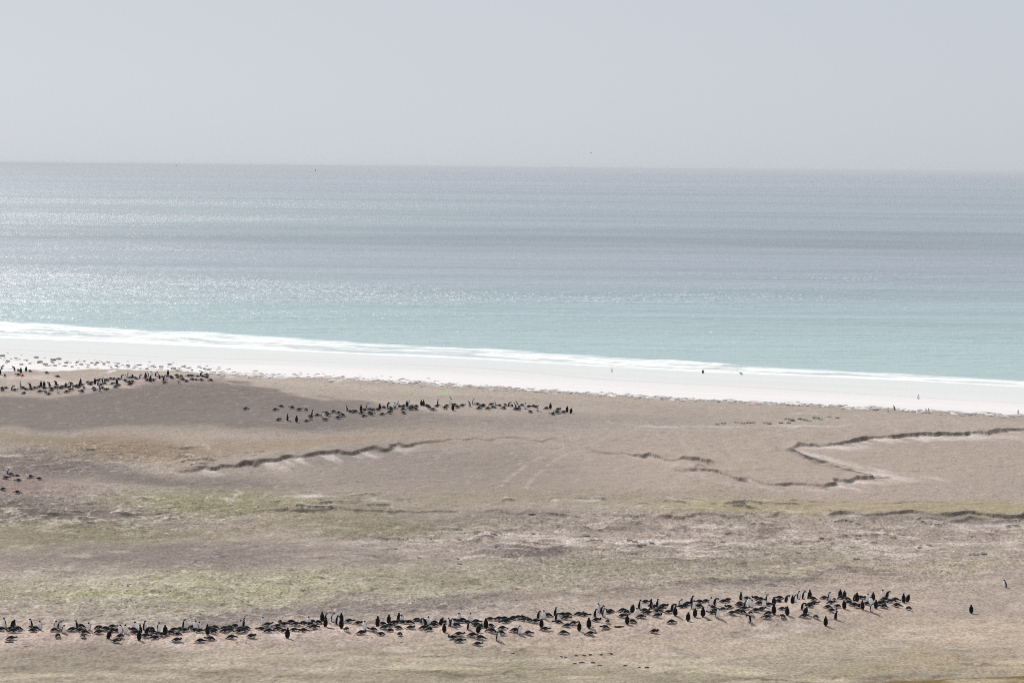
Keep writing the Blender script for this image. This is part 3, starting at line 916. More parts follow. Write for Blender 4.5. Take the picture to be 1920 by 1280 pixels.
UPRIGHT = [standing('penguin_upright', 4, 0, 0, 7), standing('penguin_alert', 7, -6, 4, 10, 1.25), standing('penguin_slouch', 10, 14, 10, 5, .7), standing('penguin_relaxed', 5, 8, -4, 8, .9)]
BENT = [standing('penguin_preening', 10, 70, 65, 9, 1.25), standing('penguin_bowing', 14, 55, 40, 12, 1.2)]
SKY = [standing('penguin_calling', 3, -10, -38, 14, 1.5)]
WALK = [standing('penguin_walking', 13, -6, 0, 42, 1.1, .05), standing('penguin_striding', 9, 0, 0, 58, 1.0, .08)]
SQUAT = [standing('penguin_squatting', 26, 30, 10, 5, .5)]
PRONE = [lying('penguin_prone', .10), lying('penguin_resting', -.15, 0, 1.05), lying('penguin_brooding', .28), lying('penguin_watchful', .6, 0, 1.0, .02), lying('penguin_tucked', .2, 0, 1.05, 0, True)]
PRONE += [turned(PRONE[2], 'penguin_looking_left', 55), turned(PRONE[0], 'penguin_looking_right', -45)]

# ------------------------------------------------------------------ penguins
# letter: B back to us, F front to us, R / L upright side on, N / M bent over (to the right / left), U bill raised, W walking,
#         S squatting; r / l lying with the head to the right / left, t lying end-on.  Then chart x, y of the feet.
NEAR = """L8,1177 r3,1181 S23,1177 r20,1181 l33,1184 r25,1187 L57,1177 F75,1181 l65,1182 l61,1187 R105,1182 R112,1182 r102,1185 R119,1187 t108,1195 r21,1198
L142,1182 l151,1177 r136,1185 r151,1185 F167,1183 r159,1189 t156,1195 r185,1183 r186,1188 l197,1184 r211,1178 l210,1184 r219,1185 F226,1188 F235,1188 S203,1197 r226,1196 r218,1205
F253,1183 l249,1184 R272,1179 L263,1185 S274,1187 B261,1199 r255,1189 r274,1194 l289,1197 t284,1180 l285,1185 R298,1183 B310,1188 l319,1186 l296,1189 l303,1191 r327,1181 r337,1179 R346,1177
r346,1182 r334,1189 r332,1202 r361,1177 F367,1178 F374,1177 r366,1182 r375,1185 l402,1175 l400,1179 l392,1183 B389,1191 l397,1188 l394,1200 r376,1204 r434,1196 r421,1179 l430,1177 r421,1184 l429,1182 r441,1175
F451,1176 U459,1176 r452,1180 l461,1179 r449,1186 l457,1185 F493,1173 r502,1175 l489,1180 r504,1186 r472,1197 l519,1176 t525,1169 r533,1174 r546,1170 r521,1181 r533,1184 W539,1195 r555,1174 r552,1180 r569,1172
F579,1172 r569,1185 l580,1174 r589,1180 l586,1169 l596,1171 B604,1166 R612,1169 B610,1176 R625,1167 R633,1172 B640,1169 B640,1178 r655,1170 t650,1184 r672,1172 F684,1181 r678,1188
l699,1183 B708,1173 l717,1171 B729,1169 B748,1167 F754,1168 r715,1193 t749,1194 r721,1179 r731,1175 r739,1171 r747,1169 r732,1184 l746,1180 r755,1172 r767,1173 r770,1181 r782,1166 l786,1170 l791,1172
M797,1176 F803,1175 l814,1172 l812,1177 r794,1182 t804,1185 S826,1172 B833,1185 r835,1169 L841,1174 R847,1176 l852,1167 l854,1176 F861,1168 F882,1166 l859,1170 l867,1168 l875,1170 R879,1181 r893,1169 r894,1174 l900,1176
S896,1185 B911,1177 r919,1166 l919,1175 r861,1192 l848,1198 r862,1204 r886,1194 r901,1199 r896,1209 l921,1187 R934,1201 l938,1190 r935,1165 r946,1164 r955,1166 r963,1164 l946,1170 r972,1161 r980,1161 l983,1165 l991,1166
r942,1179 r966,1184 R974,1188 r991,1188 R1010,1160 F1020,1161 l1027,1158 r1005,1169 B1015,1175 r1022,1180 R1042,1157 N1044,1163 l1054,1156 l1064,1155 r1061,1161 l1046,1168 r1085,1154 r1097,1155 r1064,1174 r1076,1170
B1086,1181 B1104,1175 r1057,1188 r1107,1189 L1122,1148 R1129,1150 R1117,1159 R1133,1159 l1144,1148 l1140,1151 r1119,1165 t1139,1168 l1134,1179 r1168,1147 l1173,1152 r1168,1159 B1176,1169 l1185,1167 r1202,1159 S1185,1149
F1194,1157 R1200,1142 r1211,1132 r1209,1147 r1215,1152 U1222,1142 R1233,1139 l1226,1142 r1233,1148 r1239,1143 r1245,1139 r1233,1157 r1227,1185 r1259,1167 r1254,1150 N1261,1146 B1266,1155 R1276,1138 l1283,1137 l1277,1140 B1290,1162
R1298,1134 r1290,1134 l1311,1132 r1324,1130 F1333,1136 N1341,1135 R1300,1142 l1310,1140 B1303,1155 B1318,1156 F1329,1147 l1336,1141 r1357,1131 r1365,1128 l1366,1140 t1356,1144 l1334,1151 r1342,1147 R1345,1159 r1373,1153
U1390,1124 r1387,1133 R1398,1141 F1405,1135 F1410,1139 r1388,1139 r1396,1143 r1384,1149 l1391,1150 l1400,1123 l1417,1122 M1405,1165 t1407,1153 r1418,1147 r1428,1144 r1426,1127 F1432,1139 R1438,1131 r1424,1134 r1442,1137
B1451,1133 B1451,1150 r1441,1152 l1437,1159 l1461,1122 l1459,1128 r1467,1143 t1467,1157 N1474,1127 B1476,1152 B1486,1130 R1491,1128 R1498,1122 R1507,1122 B1518,1123 l1523,1125 r1527,1133 r1519,1137 l1516,1140 N1505,1144
S1509,1151 r1509,1157 t1530,1159 B1548,1173 R1568,1162 r1546,1123 R1555,1127 r1558,1132 t1564,1128 B1575,1120 B1583,1122 r1578,1124 l1588,1126 B1583,1142 l1591,1133 r1553,1141 r1560,1148 r1571,1139 S1602,1127 B1607,1128
r1614,1124 l1622,1124 B1637,1126 F1627,1128 F1633,1137 r1602,1138 l1609,1140 B1617,1143 l1625,1136 B1642,1142 R1635,1149 r1650,1136 l1656,1140 F1655,1124 N1663,1123 r1659,1129 r1670,1132 r1655,1133 r1679,1129 r1682,1139
B1694,1131 S1701,1130 t1704,1145"""
SIDE = "F7,892 R16,890 l20,891 l32,894 r12,899 l34,903 F51,897 r57,896 l73,899 r6,921 l32,925"
LONE = "W1821,1148 w1885,1101"
BEACH = "F1147,697 W1318,700 F1722,748 F1665,771 w1677,769 F1736,775 F1741,774 F1909,776"
MID = """r461,769 r516,770 l527,764 l547,767 r561,771 t574,771 r523,789 U540,789 B556,791 r575,791 R586,780 l581,782 t583,787 r595,780 R605,784 l612,777 r615,781 r610,788 r626,775 r635,776 l642,781 r634,785
L650,772 l656,774 r664,775 B677,771 l683,770 R689,766 r694,769 r700,771 r693,775 r678,777 r697,779 r683,782 B712,768 r717,778 B728,765 R730,766 l732,767 F740,765 R744,767 R747,763 r730,775 r756,770 r757,764 l756,775
B763,763 R767,763 r772,764 l780,764 l779,769 B790,761 B794,761 r800,762 l803,764 R822,759 r820,763 r812,769 r838,762 L844,756 F846,758 l834,767 B849,769 l857,765 l852,760 r867,762 L880,762 R888,759 l895,759 l906,761
r898,767 l904,764 r921,760 r915,768 l924,766 l936,762 l944,767 t947,761 N954,763 l960,764 r979,761 F985,767 r971,770 r992,765 l1000,763 l994,774 R1009,771 r1005,765 r1025,768 B1032,767 r1047,770 l1036,778 l1044,775 r1057,775
B1063,773 S1070,775"""
FARLEFT = """N4,693 M27,695 B39,700 t34,697 B49,697 l56,698 t9,706 l34,705 l87,701 l108,708 B0,703 l4,729 l11,729 l4,733 N23,732 r28,733 L38,729 l43,729 M57,728 l48,732 l58,732 l65,729 r45,739 B77,725 B83,725 M93,725 M105,723
r74,727 l81,728 r84,731 r75,735 t85,737 r104,729 l113,730 r97,733 R109,737 B123,727 r92,740 r125,736 l128,728 r132,732 l133,721 B149,726 B151,720 r147,728 l153,736 t157,729 r165,719 r173,719 B178,720 r183,716 R188,720 R193,718
l169,723 l196,721 r190,723 l200,715 r208,713 r176,729 r178,734 L186,734 l192,729 r200,733 r217,727 r214,713 B219,721 l222,713 r211,721 l222,723 N228,711 F235,712 R240,710 l234,716 l241,719 r244,722 l246,710 M249,709 r257,712
N263,709 B273,709 l272,710 r277,715 B282,716 F284,705 N292,706 r298,708 r304,709 R308,713 B315,702 l314,707 l320,708 l322,711 l331,705 l339,707 l342,713 l349,716 l353,707 l360,707 l360,713 l370,708 N377,705 l380,708 l387,710
l377,714 l395,714"""

def read(s):
    out = []
    for tok in s.split():
        a, b_ = tok[1:].split(',')
        out.append((tok[0], int(a), int(b_)))
    return out

rng = random.Random(21)
HEAD = {'R': -22, 'L': 202, 'F': -90, 'B': 90, 'N': 0, 'M': 180, 'U': 10, 'W': 90, 'w': 180, 'S': 60, 'r': 0, 'l': 180, 't': -90}
def choose(code):
    if code in 'RLFB':
        me = rng.choice(UPRIGHT)
    elif code in 'NM':
        me = rng.choice(BENT)
    elif code == 'U':
        me = SKY[0]
    elif code == 'W':
        me = WALK[1]
    elif code == 'w':
        me = WALK[0]
    elif code == 'S':
        me = SQUAT[0]
    else:
        me = rng.choice(PRONE)
    spread = {'R': 30, 'L': 30, 'F': 25, 'B': 28, 'r': 30, 'l': 30, 't': 40}.get(code, 15)
    yaw = math.radians(HEAD[code] + rng.uniform(-spread, spread))
    sc = rng.uniform(.93, 1.07)
    return me, yaw, sc

POSE = {'R': 'upright penguin facing right', 'L': 'upright penguin facing left', 'F': 'upright penguin showing its white front', 'B': 'upright penguin with its black back to us',
        'N': 'penguin bent over to the right', 'M': 'penguin bent over to the left', 'U': 'upright penguin with raised head', 'W': 'walking penguin with spread flippers', 'w': 'walking penguin heading left',
        'S': 'squatting penguin', 'r': 'lying penguin with head to the right', 'l': 'lying penguin with head to the left', 't': 'lying penguin seen end-on'}
ONES = ['', 'first', 'second', 'third', 'fourth', 'fifth', 'sixth', 'seventh', 'eighth', 'ninth', 'tenth', 'eleventh', 'twelfth', 'thirteenth', 'fourteenth', 'fifteenth',
        'sixteenth', 'seventeenth', 'eighteenth', 'nineteenth', 'twentieth']
def ordinal(n):
    if n <= 20:
        return ONES[n]
    t, o = divmod(n, 10)
    tens = {2: 'twent', 3: 'thirt', 4: 'fort'}[t]
    return tens + 'ieth' if o == 0 else tens + 'y-' + ONES[o]

def put_penguin(code, px, py, label, group):
    me, yaw, sc = choose(code)
    x, y, z = spot(px, py)
    o = bpy.data.objects.new('penguin', me)
    C.objects.link(o)
    o.location = (x, y, z - .01)
    o.rotation_euler = (0, 0, yaw)
    if code in 'rlt':
        o.scale = (sc * 1.12, sc * 1.08, sc * rng.uniform(.98, 1.06))
    else:
        o.scale = (sc, sc * 1.04, sc * rng.uniform(.94, 1.04))
    tag(o, label, 'penguin', group)
    return o

def stretch_name(px):
    return 'left third' if px < 560 else 'middle third' if px < 1130 else 'right third'
counts = {}
for code, px, py in sorted(read(NEAR), key=lambda q: q[1]):
    k = (code, stretch_name(px))
    counts[k] = counts.get(k, 0) + 1
    put_penguin(code, px, py, f'{POSE[code]}, {ordinal(counts[k])} from left in near colony {k[1]}', 'penguins of the near colony')
counts = {}
for code, px, py in sorted(read(SIDE), key=lambda q: q[1]):
    counts[code] = counts.get(code, 0) + 1
    put_penguin(code, px, py, f'{POSE[code]}, {ordinal(counts[code])} from left in small group at left edge', 'penguins of the small group at the left edge')
put_penguin('W', 1821, 1148, 'lone black-backed penguin walking with spread flippers right of the near colony', 'lone penguins beside the near colony')
put_penguin('w', 1885, 1101, 'lone pale-fronted penguin walking left at far right, above the near colony', 'lone penguins beside the near colony')
BL = ['penguin walking alone by the foam left of the other beach penguins', 'penguin with spread flippers at the wet edge of the white beach', 'penguin alone halfway up the white sand at right',
      'left penguin of the two beside the strand stones', 'right penguin of the two beside the strand stones, flippers out', 'left penguin of the touching pair on the white beach',
      'right penguin of the touching pair on the white beach', 'penguin on the white beach closest to the right picture edge']
for (code, px, py), lb in zip(read(BEACH), BL):
    put_penguin(code, px, py, lb, 'penguins on the white beach')

# the two farther colonies read as a mass: one object
def join_many(name, items, mat_list):
    V_, F_, MI = [], [], []
    base = 0
    cache = {}
    for me, M in items:
        if me.name not in cache:
            co = np.empty(len(me.vertices) * 3, np.float32); me.vertices.foreach_get('co', co)
            cache[me.name] = (co.reshape(-1, 3), [tuple(p.vertices) for p in me.polygons], [p.material_index for p in me.polygons])
        co, fs, mi = cache[me.name]
        A = np.array(M)
        V_.append(co @ A[:3, :3].T + A[:3, 3])
        F_ += [tuple(i + base for i in f) for f in fs]
        MI += mi
        base += len(co)
    me = bpy.data.meshes.new(name)
    me.from_pydata(np.concatenate(V_).tolist(), [], F_)
    for m in mat_list:
        me.materials.append(m)
    me.polygons.foreach_set('material_index', MI)
    me.polygons.foreach_set('use_smooth', [True] * len(MI))
    me.update()
    o = bpy.data.objects.new(name, me)
    C.objects.link(o)
    return o

items = []
for code, px, py in read(MID) + read(FARLEFT):
    me, yaw, sc = choose(code)
    x, y, z = spot(px, py)
    items.append((me, Matrix.Translation((x, y, z - .01)) @ Matrix.Rotation(yaw, 4, 'Z') @ Matrix.Scale(sc * 1.25, 4)))
for k in range(46):
    if k < 30:
        px = rng.uniform(70, 392); py = np.interp(px, [70, 200, 280, 392], [731, 721, 710, 710]) + rng.gauss(0, 3.2)
    else:
        px = rng.uniform(640, 1000); py = np.interp(px, [640, 750, 900, 1000], [774, 767, 763, 767]) + rng.gauss(0, 2.4)
    me, yaw, sc = choose(rng.choice('rrlllRL'))
    x, y, z = spot(px, py)
    items.append((me, Matrix.Translation((x, y, z - .01)) @ Matrix.Rotation(yaw, 4, 'Z') @ Matrix.Scale(sc * 1.2, 4)))
far = join_many('penguin_colony', items, (M_black, M_white, M_orange))
tag(far, 'mass of small black and white penguins on the two ridges before the beach', 'penguins', None, 'stuff')

# ------------------------------------------------------------------ dune tufts and clods
def tuft_mesh(name, seed, blades=120, r=.34, h=.36, mat=M_tuft):
    rg_ = random.Random(seed)
    V_, F_ = [], []
    for k in range(blades):
        a = rg_.uniform(0, 2 * math.pi)
        q = r * math.sqrt(rg_.random()) * .75
        x, y = q * math.cos(a), q * math.sin(a)
        L = h * rg_.uniform(.55, 1.1) * (1 - .45 * q / r)
        lean = rg_.uniform(.1, .9) * L
        b = a + rg_.uniform(-.7, .7)
        wd_ = rg_.uniform(.018, .04)
        px_, py_ = -math.sin(b) * wd_, math.cos(b) * wd_
        tx, ty = x + math.cos(b) * lean, y + math.sin(b) * lean
        mx_, my_ = x + math.cos(b) * lean * .35, y + math.sin(b) * lean * .35
        i = len(V_)
        V_ += [(x - px_, y - py_, -.05), (x + px_, y + py_, -.05), (mx_ + px_ * .9, my_ + py_ * .9, L * .6), (mx_ - px_ * .9, my_ - py_ * .9, L * .6), (tx, ty, L * .95)]
        F_ += [(i, i + 1, i + 2, i + 3), (i + 3, i + 2, i + 4)]
    # mound of dead leaves at the heart
    i = len(V_)
    n = 9
    for ring, (rr, zz) in enumerate(((r * .6, -.06), (r * .42, h * .12), (r * .2, h * .2))):
        for s in range(n):
            t = 2 * math.pi * s / n
            j = rg_.uniform(.8, 1.2)
            V_.append((math.cos(t) * rr * j, math.sin(t) * rr * j, zz * rg_.uniform(.85, 1.15)))
    for ring in range(2):
        for s in range(n):
            F_.append((i + ring * n + s, i + ring * n + (s + 1) % n, i + (ring + 1) * n + (s + 1) % n, i + (ring + 1) * n + s))
    F_.append(tuple(i + 2 * n + s for s in range(n)))
    me = bpy.data.meshes.new(name)
    me.from_pydata(V_, [], F_)
    me.materials.append(mat)
    me.update()
    return me

def clod_mesh(name, seed, mat=M_clod):
    rg_ = random.Random(seed)
    V_, F_ = [], []
    n, rings = 10, [(1.0, -.15), (1.05, .15), (.85, .5), (.45, .75)]
    for rr, zz in rings:
        for s in range(n):
            t = 2 * math.pi * s / n
            j = rg_.uniform(.75, 1.25)
            V_.append((math.cos(t) * rr * j, math.sin(t) * rr * j * .7, zz * rg_.uniform(.8, 1.2)))
    for k in range(3):
        for s in range(n):
            F_.append((k * n + s, k * n + (s + 1) % n, (k + 1) * n + (s + 1) % n, (k + 1) * n + s))
    F_.append(tuple(3 * n + s for s in range(n)))
    me = bpy.data.meshes.new(name)
    me.from_pydata(V_, [], F_)
    me.materials.append(mat)
    me.update()
    return me

TUFTS = [tuft_mesh('tuft_%d' % i, 100 + i) for i in range(5)]
CLODS = [clod_mesh('clod_%d' % i, 200 + i) for i in range(5)]
rt = random.Random(5)
def put(name, me, px, py, s, label, cat, group, sz=1.0, sy=1.0):
    x, y, z = spot(px, py)
    o = bpy.data.objects.new(name, me)
    C.objects.link(o)
    o.location = (x, y, z - .02)
    o.rotation_euler = (0, 0, rt.uniform(0, 6.28) if name == 'grass_tuft' else rt.uniform(-.3, .3))
    o.scale = (s, s * sy, s * sz)
    tag(o, label, cat, group)
    return o

def rank(txt):
    q = [int(t.split(',')[0]) for t in txt.split()]
    order = sorted(range(len(q)), key=lambda i: q[i])
    return {i: n + 1 for n, i in enumerate(order)}
DUNE = """5,668,1.6 15,678,1.3 30,672,1 40,684,1.2 56,682,1 68,671,1.5 75,680,1.8 85,684,1.6 100,676,1.9 110,674,1.7 103,686,1.2 122,687,1 135,688,1 124,681,1.3 152,684,1.2 145,679,1 158,678,.9
172,681,1 182,681,1.2 195,684,1 203,680,1.2 218,686,1.1 222,682,1 240,686,1.3 262,685,1.1 275,692,1 290,689,1 303,688,1.2 318,684,1.3 325,692,1.6 345,688,1 373,688,.9 390,694,.9 360,694,.8 208,688,.8 250,691,.8"""
for k, t in enumerate(DUNE.split()):
    a, b_, s = t.split(',')
    put('grass_tuft', TUFTS[k % 5], int(a), int(b_), float(s) * 1.0, f'grey-green grass tuft on the white left dune, {ordinal(rank(DUNE)[k])} from the left', 'grass', 'grass tufts on the left dune', .85)
ROW = "1345,796,1 1357,795,1.2 1381,793,1 1393,795,1.2 1404,794,1.4 1412,793,1 1434,793,1 1441,795,1.4 1464,793,1 1479,793,1 1475,786,1.2 1484,788,1.6 1500,786,1.2 1510,788,1.3 1518,790,1 1530,785,1.8 1538,787,1.2 1555,782,1 1570,784,1"
for k, t in enumerate(ROW.split()):
    a, b_, s = t.split(',')
    put('grass_tuft', TUFTS[k % 5], int(a), int(b_), float(s), f'dark low tuft in the row on the right plain, {ordinal(rank(ROW)[k])} from the left', 'grass', 'row of tufts on the right plain', .7)
PLAIN = "925,1003,1 1000,1001,.7 1100,1005,1 1112,1012,.8 1125,1013,.9 1180,1012,.9 1190,1015,.8 1207,1024,1 1222,1018,.8 1253,1005,.9 1134,1032,.7 1118,1028,.7 742,1029,.7 786,1047,.7 862,1057,.7 858,1048,.6 1052,1052,.6 985,1017,.9 1005,1019,.8 1356,1015,1 1388,1005,.9 1540,1010,.9 1610,1011,1 1675,1010,1 1640,1018,1 1497,1035,.9 1606,1049,.9 1338,1049,.7 1830,1040,1.1 1845,1040,1 1822,1042,.9 1742,1023,.9 1725,1028,.8 806,1008,.8 862,1009,.7"
for k, t in enumerate(PLAIN.split()):
    a, b_, s = t.split(',')
    put('grass_tuft', TUFTS[k % 5], int(a), int(b_), float(s), f'tiny tuft on the open turf behind the near colony, {ordinal(rank(PLAIN)[k])} from the left', 'grass', 'tufts on the open turf', .6)
put('peat_clod', CLODS[0], 997, 965, .38, 'large black peat lump lying on the grey turf in the picture centre', 'peat clod', None, .5, 1.5)
CRUMBS = sorted([(1060, 1231, .12), (1080, 1227, .14), (1095, 1227, .15), (1107, 1226, .12), (1127, 1225, .14), (1145, 1225, .15), (1078, 1243, .16), (1091, 1242, .2), (1112, 1242, .18),
                 (1124, 1247, .16), (1172, 1247, .16), (1198, 1248, .14), (1213, 1249, .18), (962, 1225, .14), (1052, 1231, .13)])
for k, (a, b_, s) in enumerate(CRUMBS):
    put('peat_clod', CLODS[k % 5], a, b_, s, f'small dark peat crumb on the turf below the near colony, {ordinal(k + 1)} from the left', 'peat clod', 'peat crumbs below the near colony', .5, 1.6)
for a, b_, s, lb in [(17, 1205, .32, 'flat dark sliver below the first lying penguins at the left edge'), (48, 1210, .18, 'short dark sliver under the left end of the near colony'),
                     (620, 1179, .3, 'flat brown peat sliver between the standing trio and the lone penguin, near colony'), (1160, 1174, .42, 'long flat dark peat sliver in front of the near colony'),
                     (1332, 1162, .28, 'dark peat sliver before the near colony, left of the low bank'), (1793, 864, .2, 'single dark peat lump on the right sand basin'),
                     (1083, 969, .3, 'dark flat peat lump right of the large black one')]:
    put('peat_clod', CLODS[0], a, b_, s, lb, 'peat clod', None, .3, .6)

# seedling tufts between them
ds = []
for k in range(170):
    a = rt.uniform(-5, 420); b_ = np.interp(a, [0, 100, 330, 420], [676, 681, 690, 697]) + rt.gauss(0, 5.0)
    if b_ > np.interp(a, [0, 330, 420], [692, 692, 700]):
        continue
    x, y, z = spot(a, b_)
    q = rt.uniform(.25, .75)
    ds.append((TUFTS[k % 5], Matrix.Translation((x, y, z - .02)) @ Matrix.Rotation(rt.uniform(0, 6.28), 4, 'Z') @ Matrix.Diagonal((q * 1.3, q * 1.3, q * .8, 1))))
tag(join_many('dune_grass', ds, (M_tuft,)), 'small grass seedlings scattered over the white left dune', 'grass', None, 'stuff')

# strand line of stones and sea-worn tufts: too many to count
rs = random.Random(77)
ST_PX = [(330, 690), (420, 700), (500, 704), (600, 707), (700, 712), (800, 719), (900, 726), (1000, 732), (1100, 738), (1200, 745), (1300, 750), (1450, 757), (1600, 764), (1760, 774), (1930, 782)]
M_stone = plain('strand_stone', (0.52, 0.50, 0.47), 0.9, 0.1, .3, 2)
M_stone_d = plain('strand_weed', (0.22, 0.21, 0.18), 0.9, 0.1, .3, 2)
CL2 = [clod_mesh('stone_%d' % i, 300 + i, M_stone) for i in range(4)]
xs_, ys_ = [p[0] for p in ST_PX], [p[1] for p in ST_PX]
def strand_items(n, big, jit):
    its = []
    for k in range(n):
        a = rs.uniform(330, 1930)
        wide = np.interp(a, [330, 420, 700, 1000, 1300, 1930], [11, 11, 8, 5, 4, 4])
        b_ = np.interp(a, xs_, ys_) + rs.gauss(0, .45) * wide * jit
        x, y, z = spot(a, b_)
        s = rs.uniform(.10, .30) * big
        its.append((rs.choice(CL2), Matrix.Translation((x, y, z)) @ Matrix.Rotation(rs.uniform(-.5, .5), 4, 'Z') @ Matrix.Diagonal((s * 1.3, s * .9, s * .55, 1))))
    return its
st = join_many('strand_stones', strand_items(650, 1.0, 1.0), (M_stone,))
tag(st, 'pale stones and wrack strewn along the edge of the white sand', 'stones', None, 'stuff')
st2 = join_many('strand_weed', strand_items(150, .8, .8), (M_stone_d,))
tag(st2, 'dark weed scraps strewn among the strand stones', 'weed', None, 'stuff')

# low turf hummocks and dry clumps: far too many to count
def hummocks(name, n, seed, mat, size, mask, label):
    rn = np.random.default_rng(seed)
    j = rn.integers(0, len(gys), n * 14); i = rn.integers(0, len(gxs), n * 14)
    ok = (gys[j] > 178) & (gys[j] < 440) & (np.abs(gxs[i]) < 20 + gys[j] * .2)
    # even out the uneven row spacing
    ok &= rn.random(len(j)) < mask[j, i] * np.clip((gys[np.minimum(j + 1, len(gys) - 1)] - gys[j]) / .7, 0, 1)
    j, i = j[ok][:n], i[ok][:n]
    m = len(j)
    cx = gxs[i] + rn.uniform(-.2, .2, m); cy = gys[j] + rn.uniform(-.2, .2, m); cz = Z[j, i]
    sz_ = size * rn.uniform(.5, 1.35, m)
    k = 6
    ang = np.arange(k) / k * 2 * np.pi
    r1 = sz_[:, None] * rn.uniform(.7, 1.3, (m, k))
    r2 = sz_[:, None] * rn.uniform(.3, .75, (m, k))
    hz = sz_[:, None] * rn.uniform(.10, .30, (m, k))
    el = rn.uniform(1.0, 1.9, (m, 1))
    Vv = np.empty((m, 2 * k + 1, 3))
    Vv[:, :k, 0] = cx[:, None] + np.cos(ang) * r1 * el; Vv[:, :k, 1] = cy[:, None] + np.sin(ang) * r1; Vv[:, :k, 2] = cz[:, None] - .06
    Vv[:, k:2 * k, 0] = cx[:, None] + np.cos(ang) * r2 * el; Vv[:, k:2 * k, 1] = cy[:, None] + np.sin(ang) * r2; Vv[:, k:2 * k, 2] = cz[:, None] + hz
    Vv[:, 2 * k] = np.stack([cx + sz_ * rn.uniform(-.3, .3, m), cy, cz + sz_ * rn.uniform(.25, .45, m)], -1)
    f = []
    for q in range(k):
        q2 = (q + 1) % k
        f += [(q, q2, k + q2), (q, k + q2, k + q), (k + q, k + q2, 2 * k)]
    F = (np.array(f)[None] + (np.arange(m) * (2 * k + 1))[:, None, None]).reshape(-1, 3)
    me = bpy.data.meshes.new(name)
    me.vertices.add(m * (2 * k + 1)); me.vertices.foreach_set('co', Vv.astype(np.float32).ravel())
    me.loops.add(F.size); me.loops.foreach_set('vertex_index', F.astype(np.int32).ravel())
    me.polygons.add(len(F)); me.polygons.foreach_set('loop_start', np.arange(0, F.size, 3, dtype=np.int32))
    me.update(calc_edges=True)
    me.materials.append(mat)
    o = bpy.data.objects.new(name, me); C.objects.link(o)
    tag(o, label, 'turf', None, 'stuff')
M_straw = plain('dry_straw', (0.36, 0.32, 0.245), 0.95, 0.05, .35, .7)
M_heath = plain('dark_heath', (0.22, 0.195, 0.165), 0.95, 0.05, .35, .7)
clump_mask = np.clip(rough_zone - .25, 0, 1) ** 1.5 * (1 - sand) * sstep(-.35, .5, fbm(X / 6, Y / 9, 301, 3))
hummocks('dry_grass', 26000, 11, M_straw, .085, clump_mask, 'low pale dry grass scattered over the turf')
hummocks('dark_heath', 7000, 12, M_heath, .06, clump_mask, 'low dark heath plants scattered over the turf')

# ------------------------------------------------------------------ marker flag
fx_, fy_, fz_ = spot(37, 728)
flag = bpy.data.objects.new('marker_flag', None)
C.objects.link(flag)
flag.location = (fx_, fy_, fz_)
tag(flag, 'thin grey marker pole with a red pennant among the left penguins', 'flag')
V_, F_ = [], []
tilt = .30
for k, (zz, rr) in enumerate(((-.1, .032), (2.15, .028))):
    for s in range(8):
        t = 2 * math.pi * s / 8
        V_.append((math.cos(t) * rr + tilt * max(zz, 0) / 2.15, math.sin(t) * rr, zz))
F_ = [(s, (s + 1) % 8, 8 + (s + 1) % 8, 8 + s) for s in range(8)] + [tuple(range(8, 16))]
me = bpy.data.meshes.new('pole'); me.from_pydata(V_, [], F_); me.materials.append(M_pole)
o = bpy.data.objects.new('pole', me); C.objects.link(o); o.parent = flag
V_, F_ = [], []
for sgn in (-1, 1):
    for i in range(7):
        t = i / 6
        wv_ = .03 * math.sin(t * 5)
        hh = .24 * (1 - t)
        V_ += [(tilt + .02 + t * .42, wv_ + sgn * .004, 2.10 - .20 - .06 * t + hh), (tilt + .01 + t * .42, wv_ + sgn * .004, 2.10 - .20 - .06 * t - hh)]
for i in range(6):
    a = 2 * i
    F_ += [(a, a + 1, a + 3, a + 2), (14 + a, 14 + a + 2, 14 + a + 3, 14 + a + 1), (a, a + 2, 14 + a + 2, 14 + a), (a + 1, 14 + a + 1, 14 + a + 3, a + 3)]
F_.append((0, 14, 15, 1))
me = bpy.data.meshes.new('pennant'); me.from_pydata(V_, [], F_); me.materials.append(M_red)
o = bpy.data.objects.new('pennant', me); C.objects.link(o); o.parent = flag

# ------------------------------------------------------------------ other birds
def shore_bird(name, mats_):
    verts, faces, mats = [], [], []
    keys = [(-.30, .20, .02, .012, 95), (-.20, .22, .06, .04, 95), (-.05, .23, .095, .09, 92), (.10, .25, .09, .09, 78), (.19, .30, .05, .05, 50), (.235, .36, .042, .042, 40), (.27, .40, .045, .045, 70), (.31, .405, .03, .03, 95), (.33, .40, .01, .01, 95)]
    def pf(t, ang):
        return 0 if (t < .55 and ang > 80) else 1
    loft(smooth_rings(keys), 12, pf, verts, faces, mats)
    bill(verts, faces, mats, .325, .40, -8, .08)
    for s in (-1, 1):
        slab([(-.01, s * .035 - .008, .16), (.01, s * .035 - .008, .0), (.03, s * .035 + .008, .0), (.01, s * .035 + .008, .16)], .008, (0, 1, 0), verts, faces, mats, 2, 2)
        slab([(.0, s * .035 - .02, .008), (.08, s * .035, .008), (.0, s * .035 + .02, .008)], .006, (0, 0, 1), verts, faces, mats, 2, 2)
        slab([(.08, s * .095, .28), (-.05, s * .10, .28), (-.36, s * .03, .215), (-.10, s * .105, .20), (.06, s * .10, .21)], .008, (0, 1, 0), verts, faces, mats, 0, 0)
    return finish(name, verts, faces, mats, mats_)
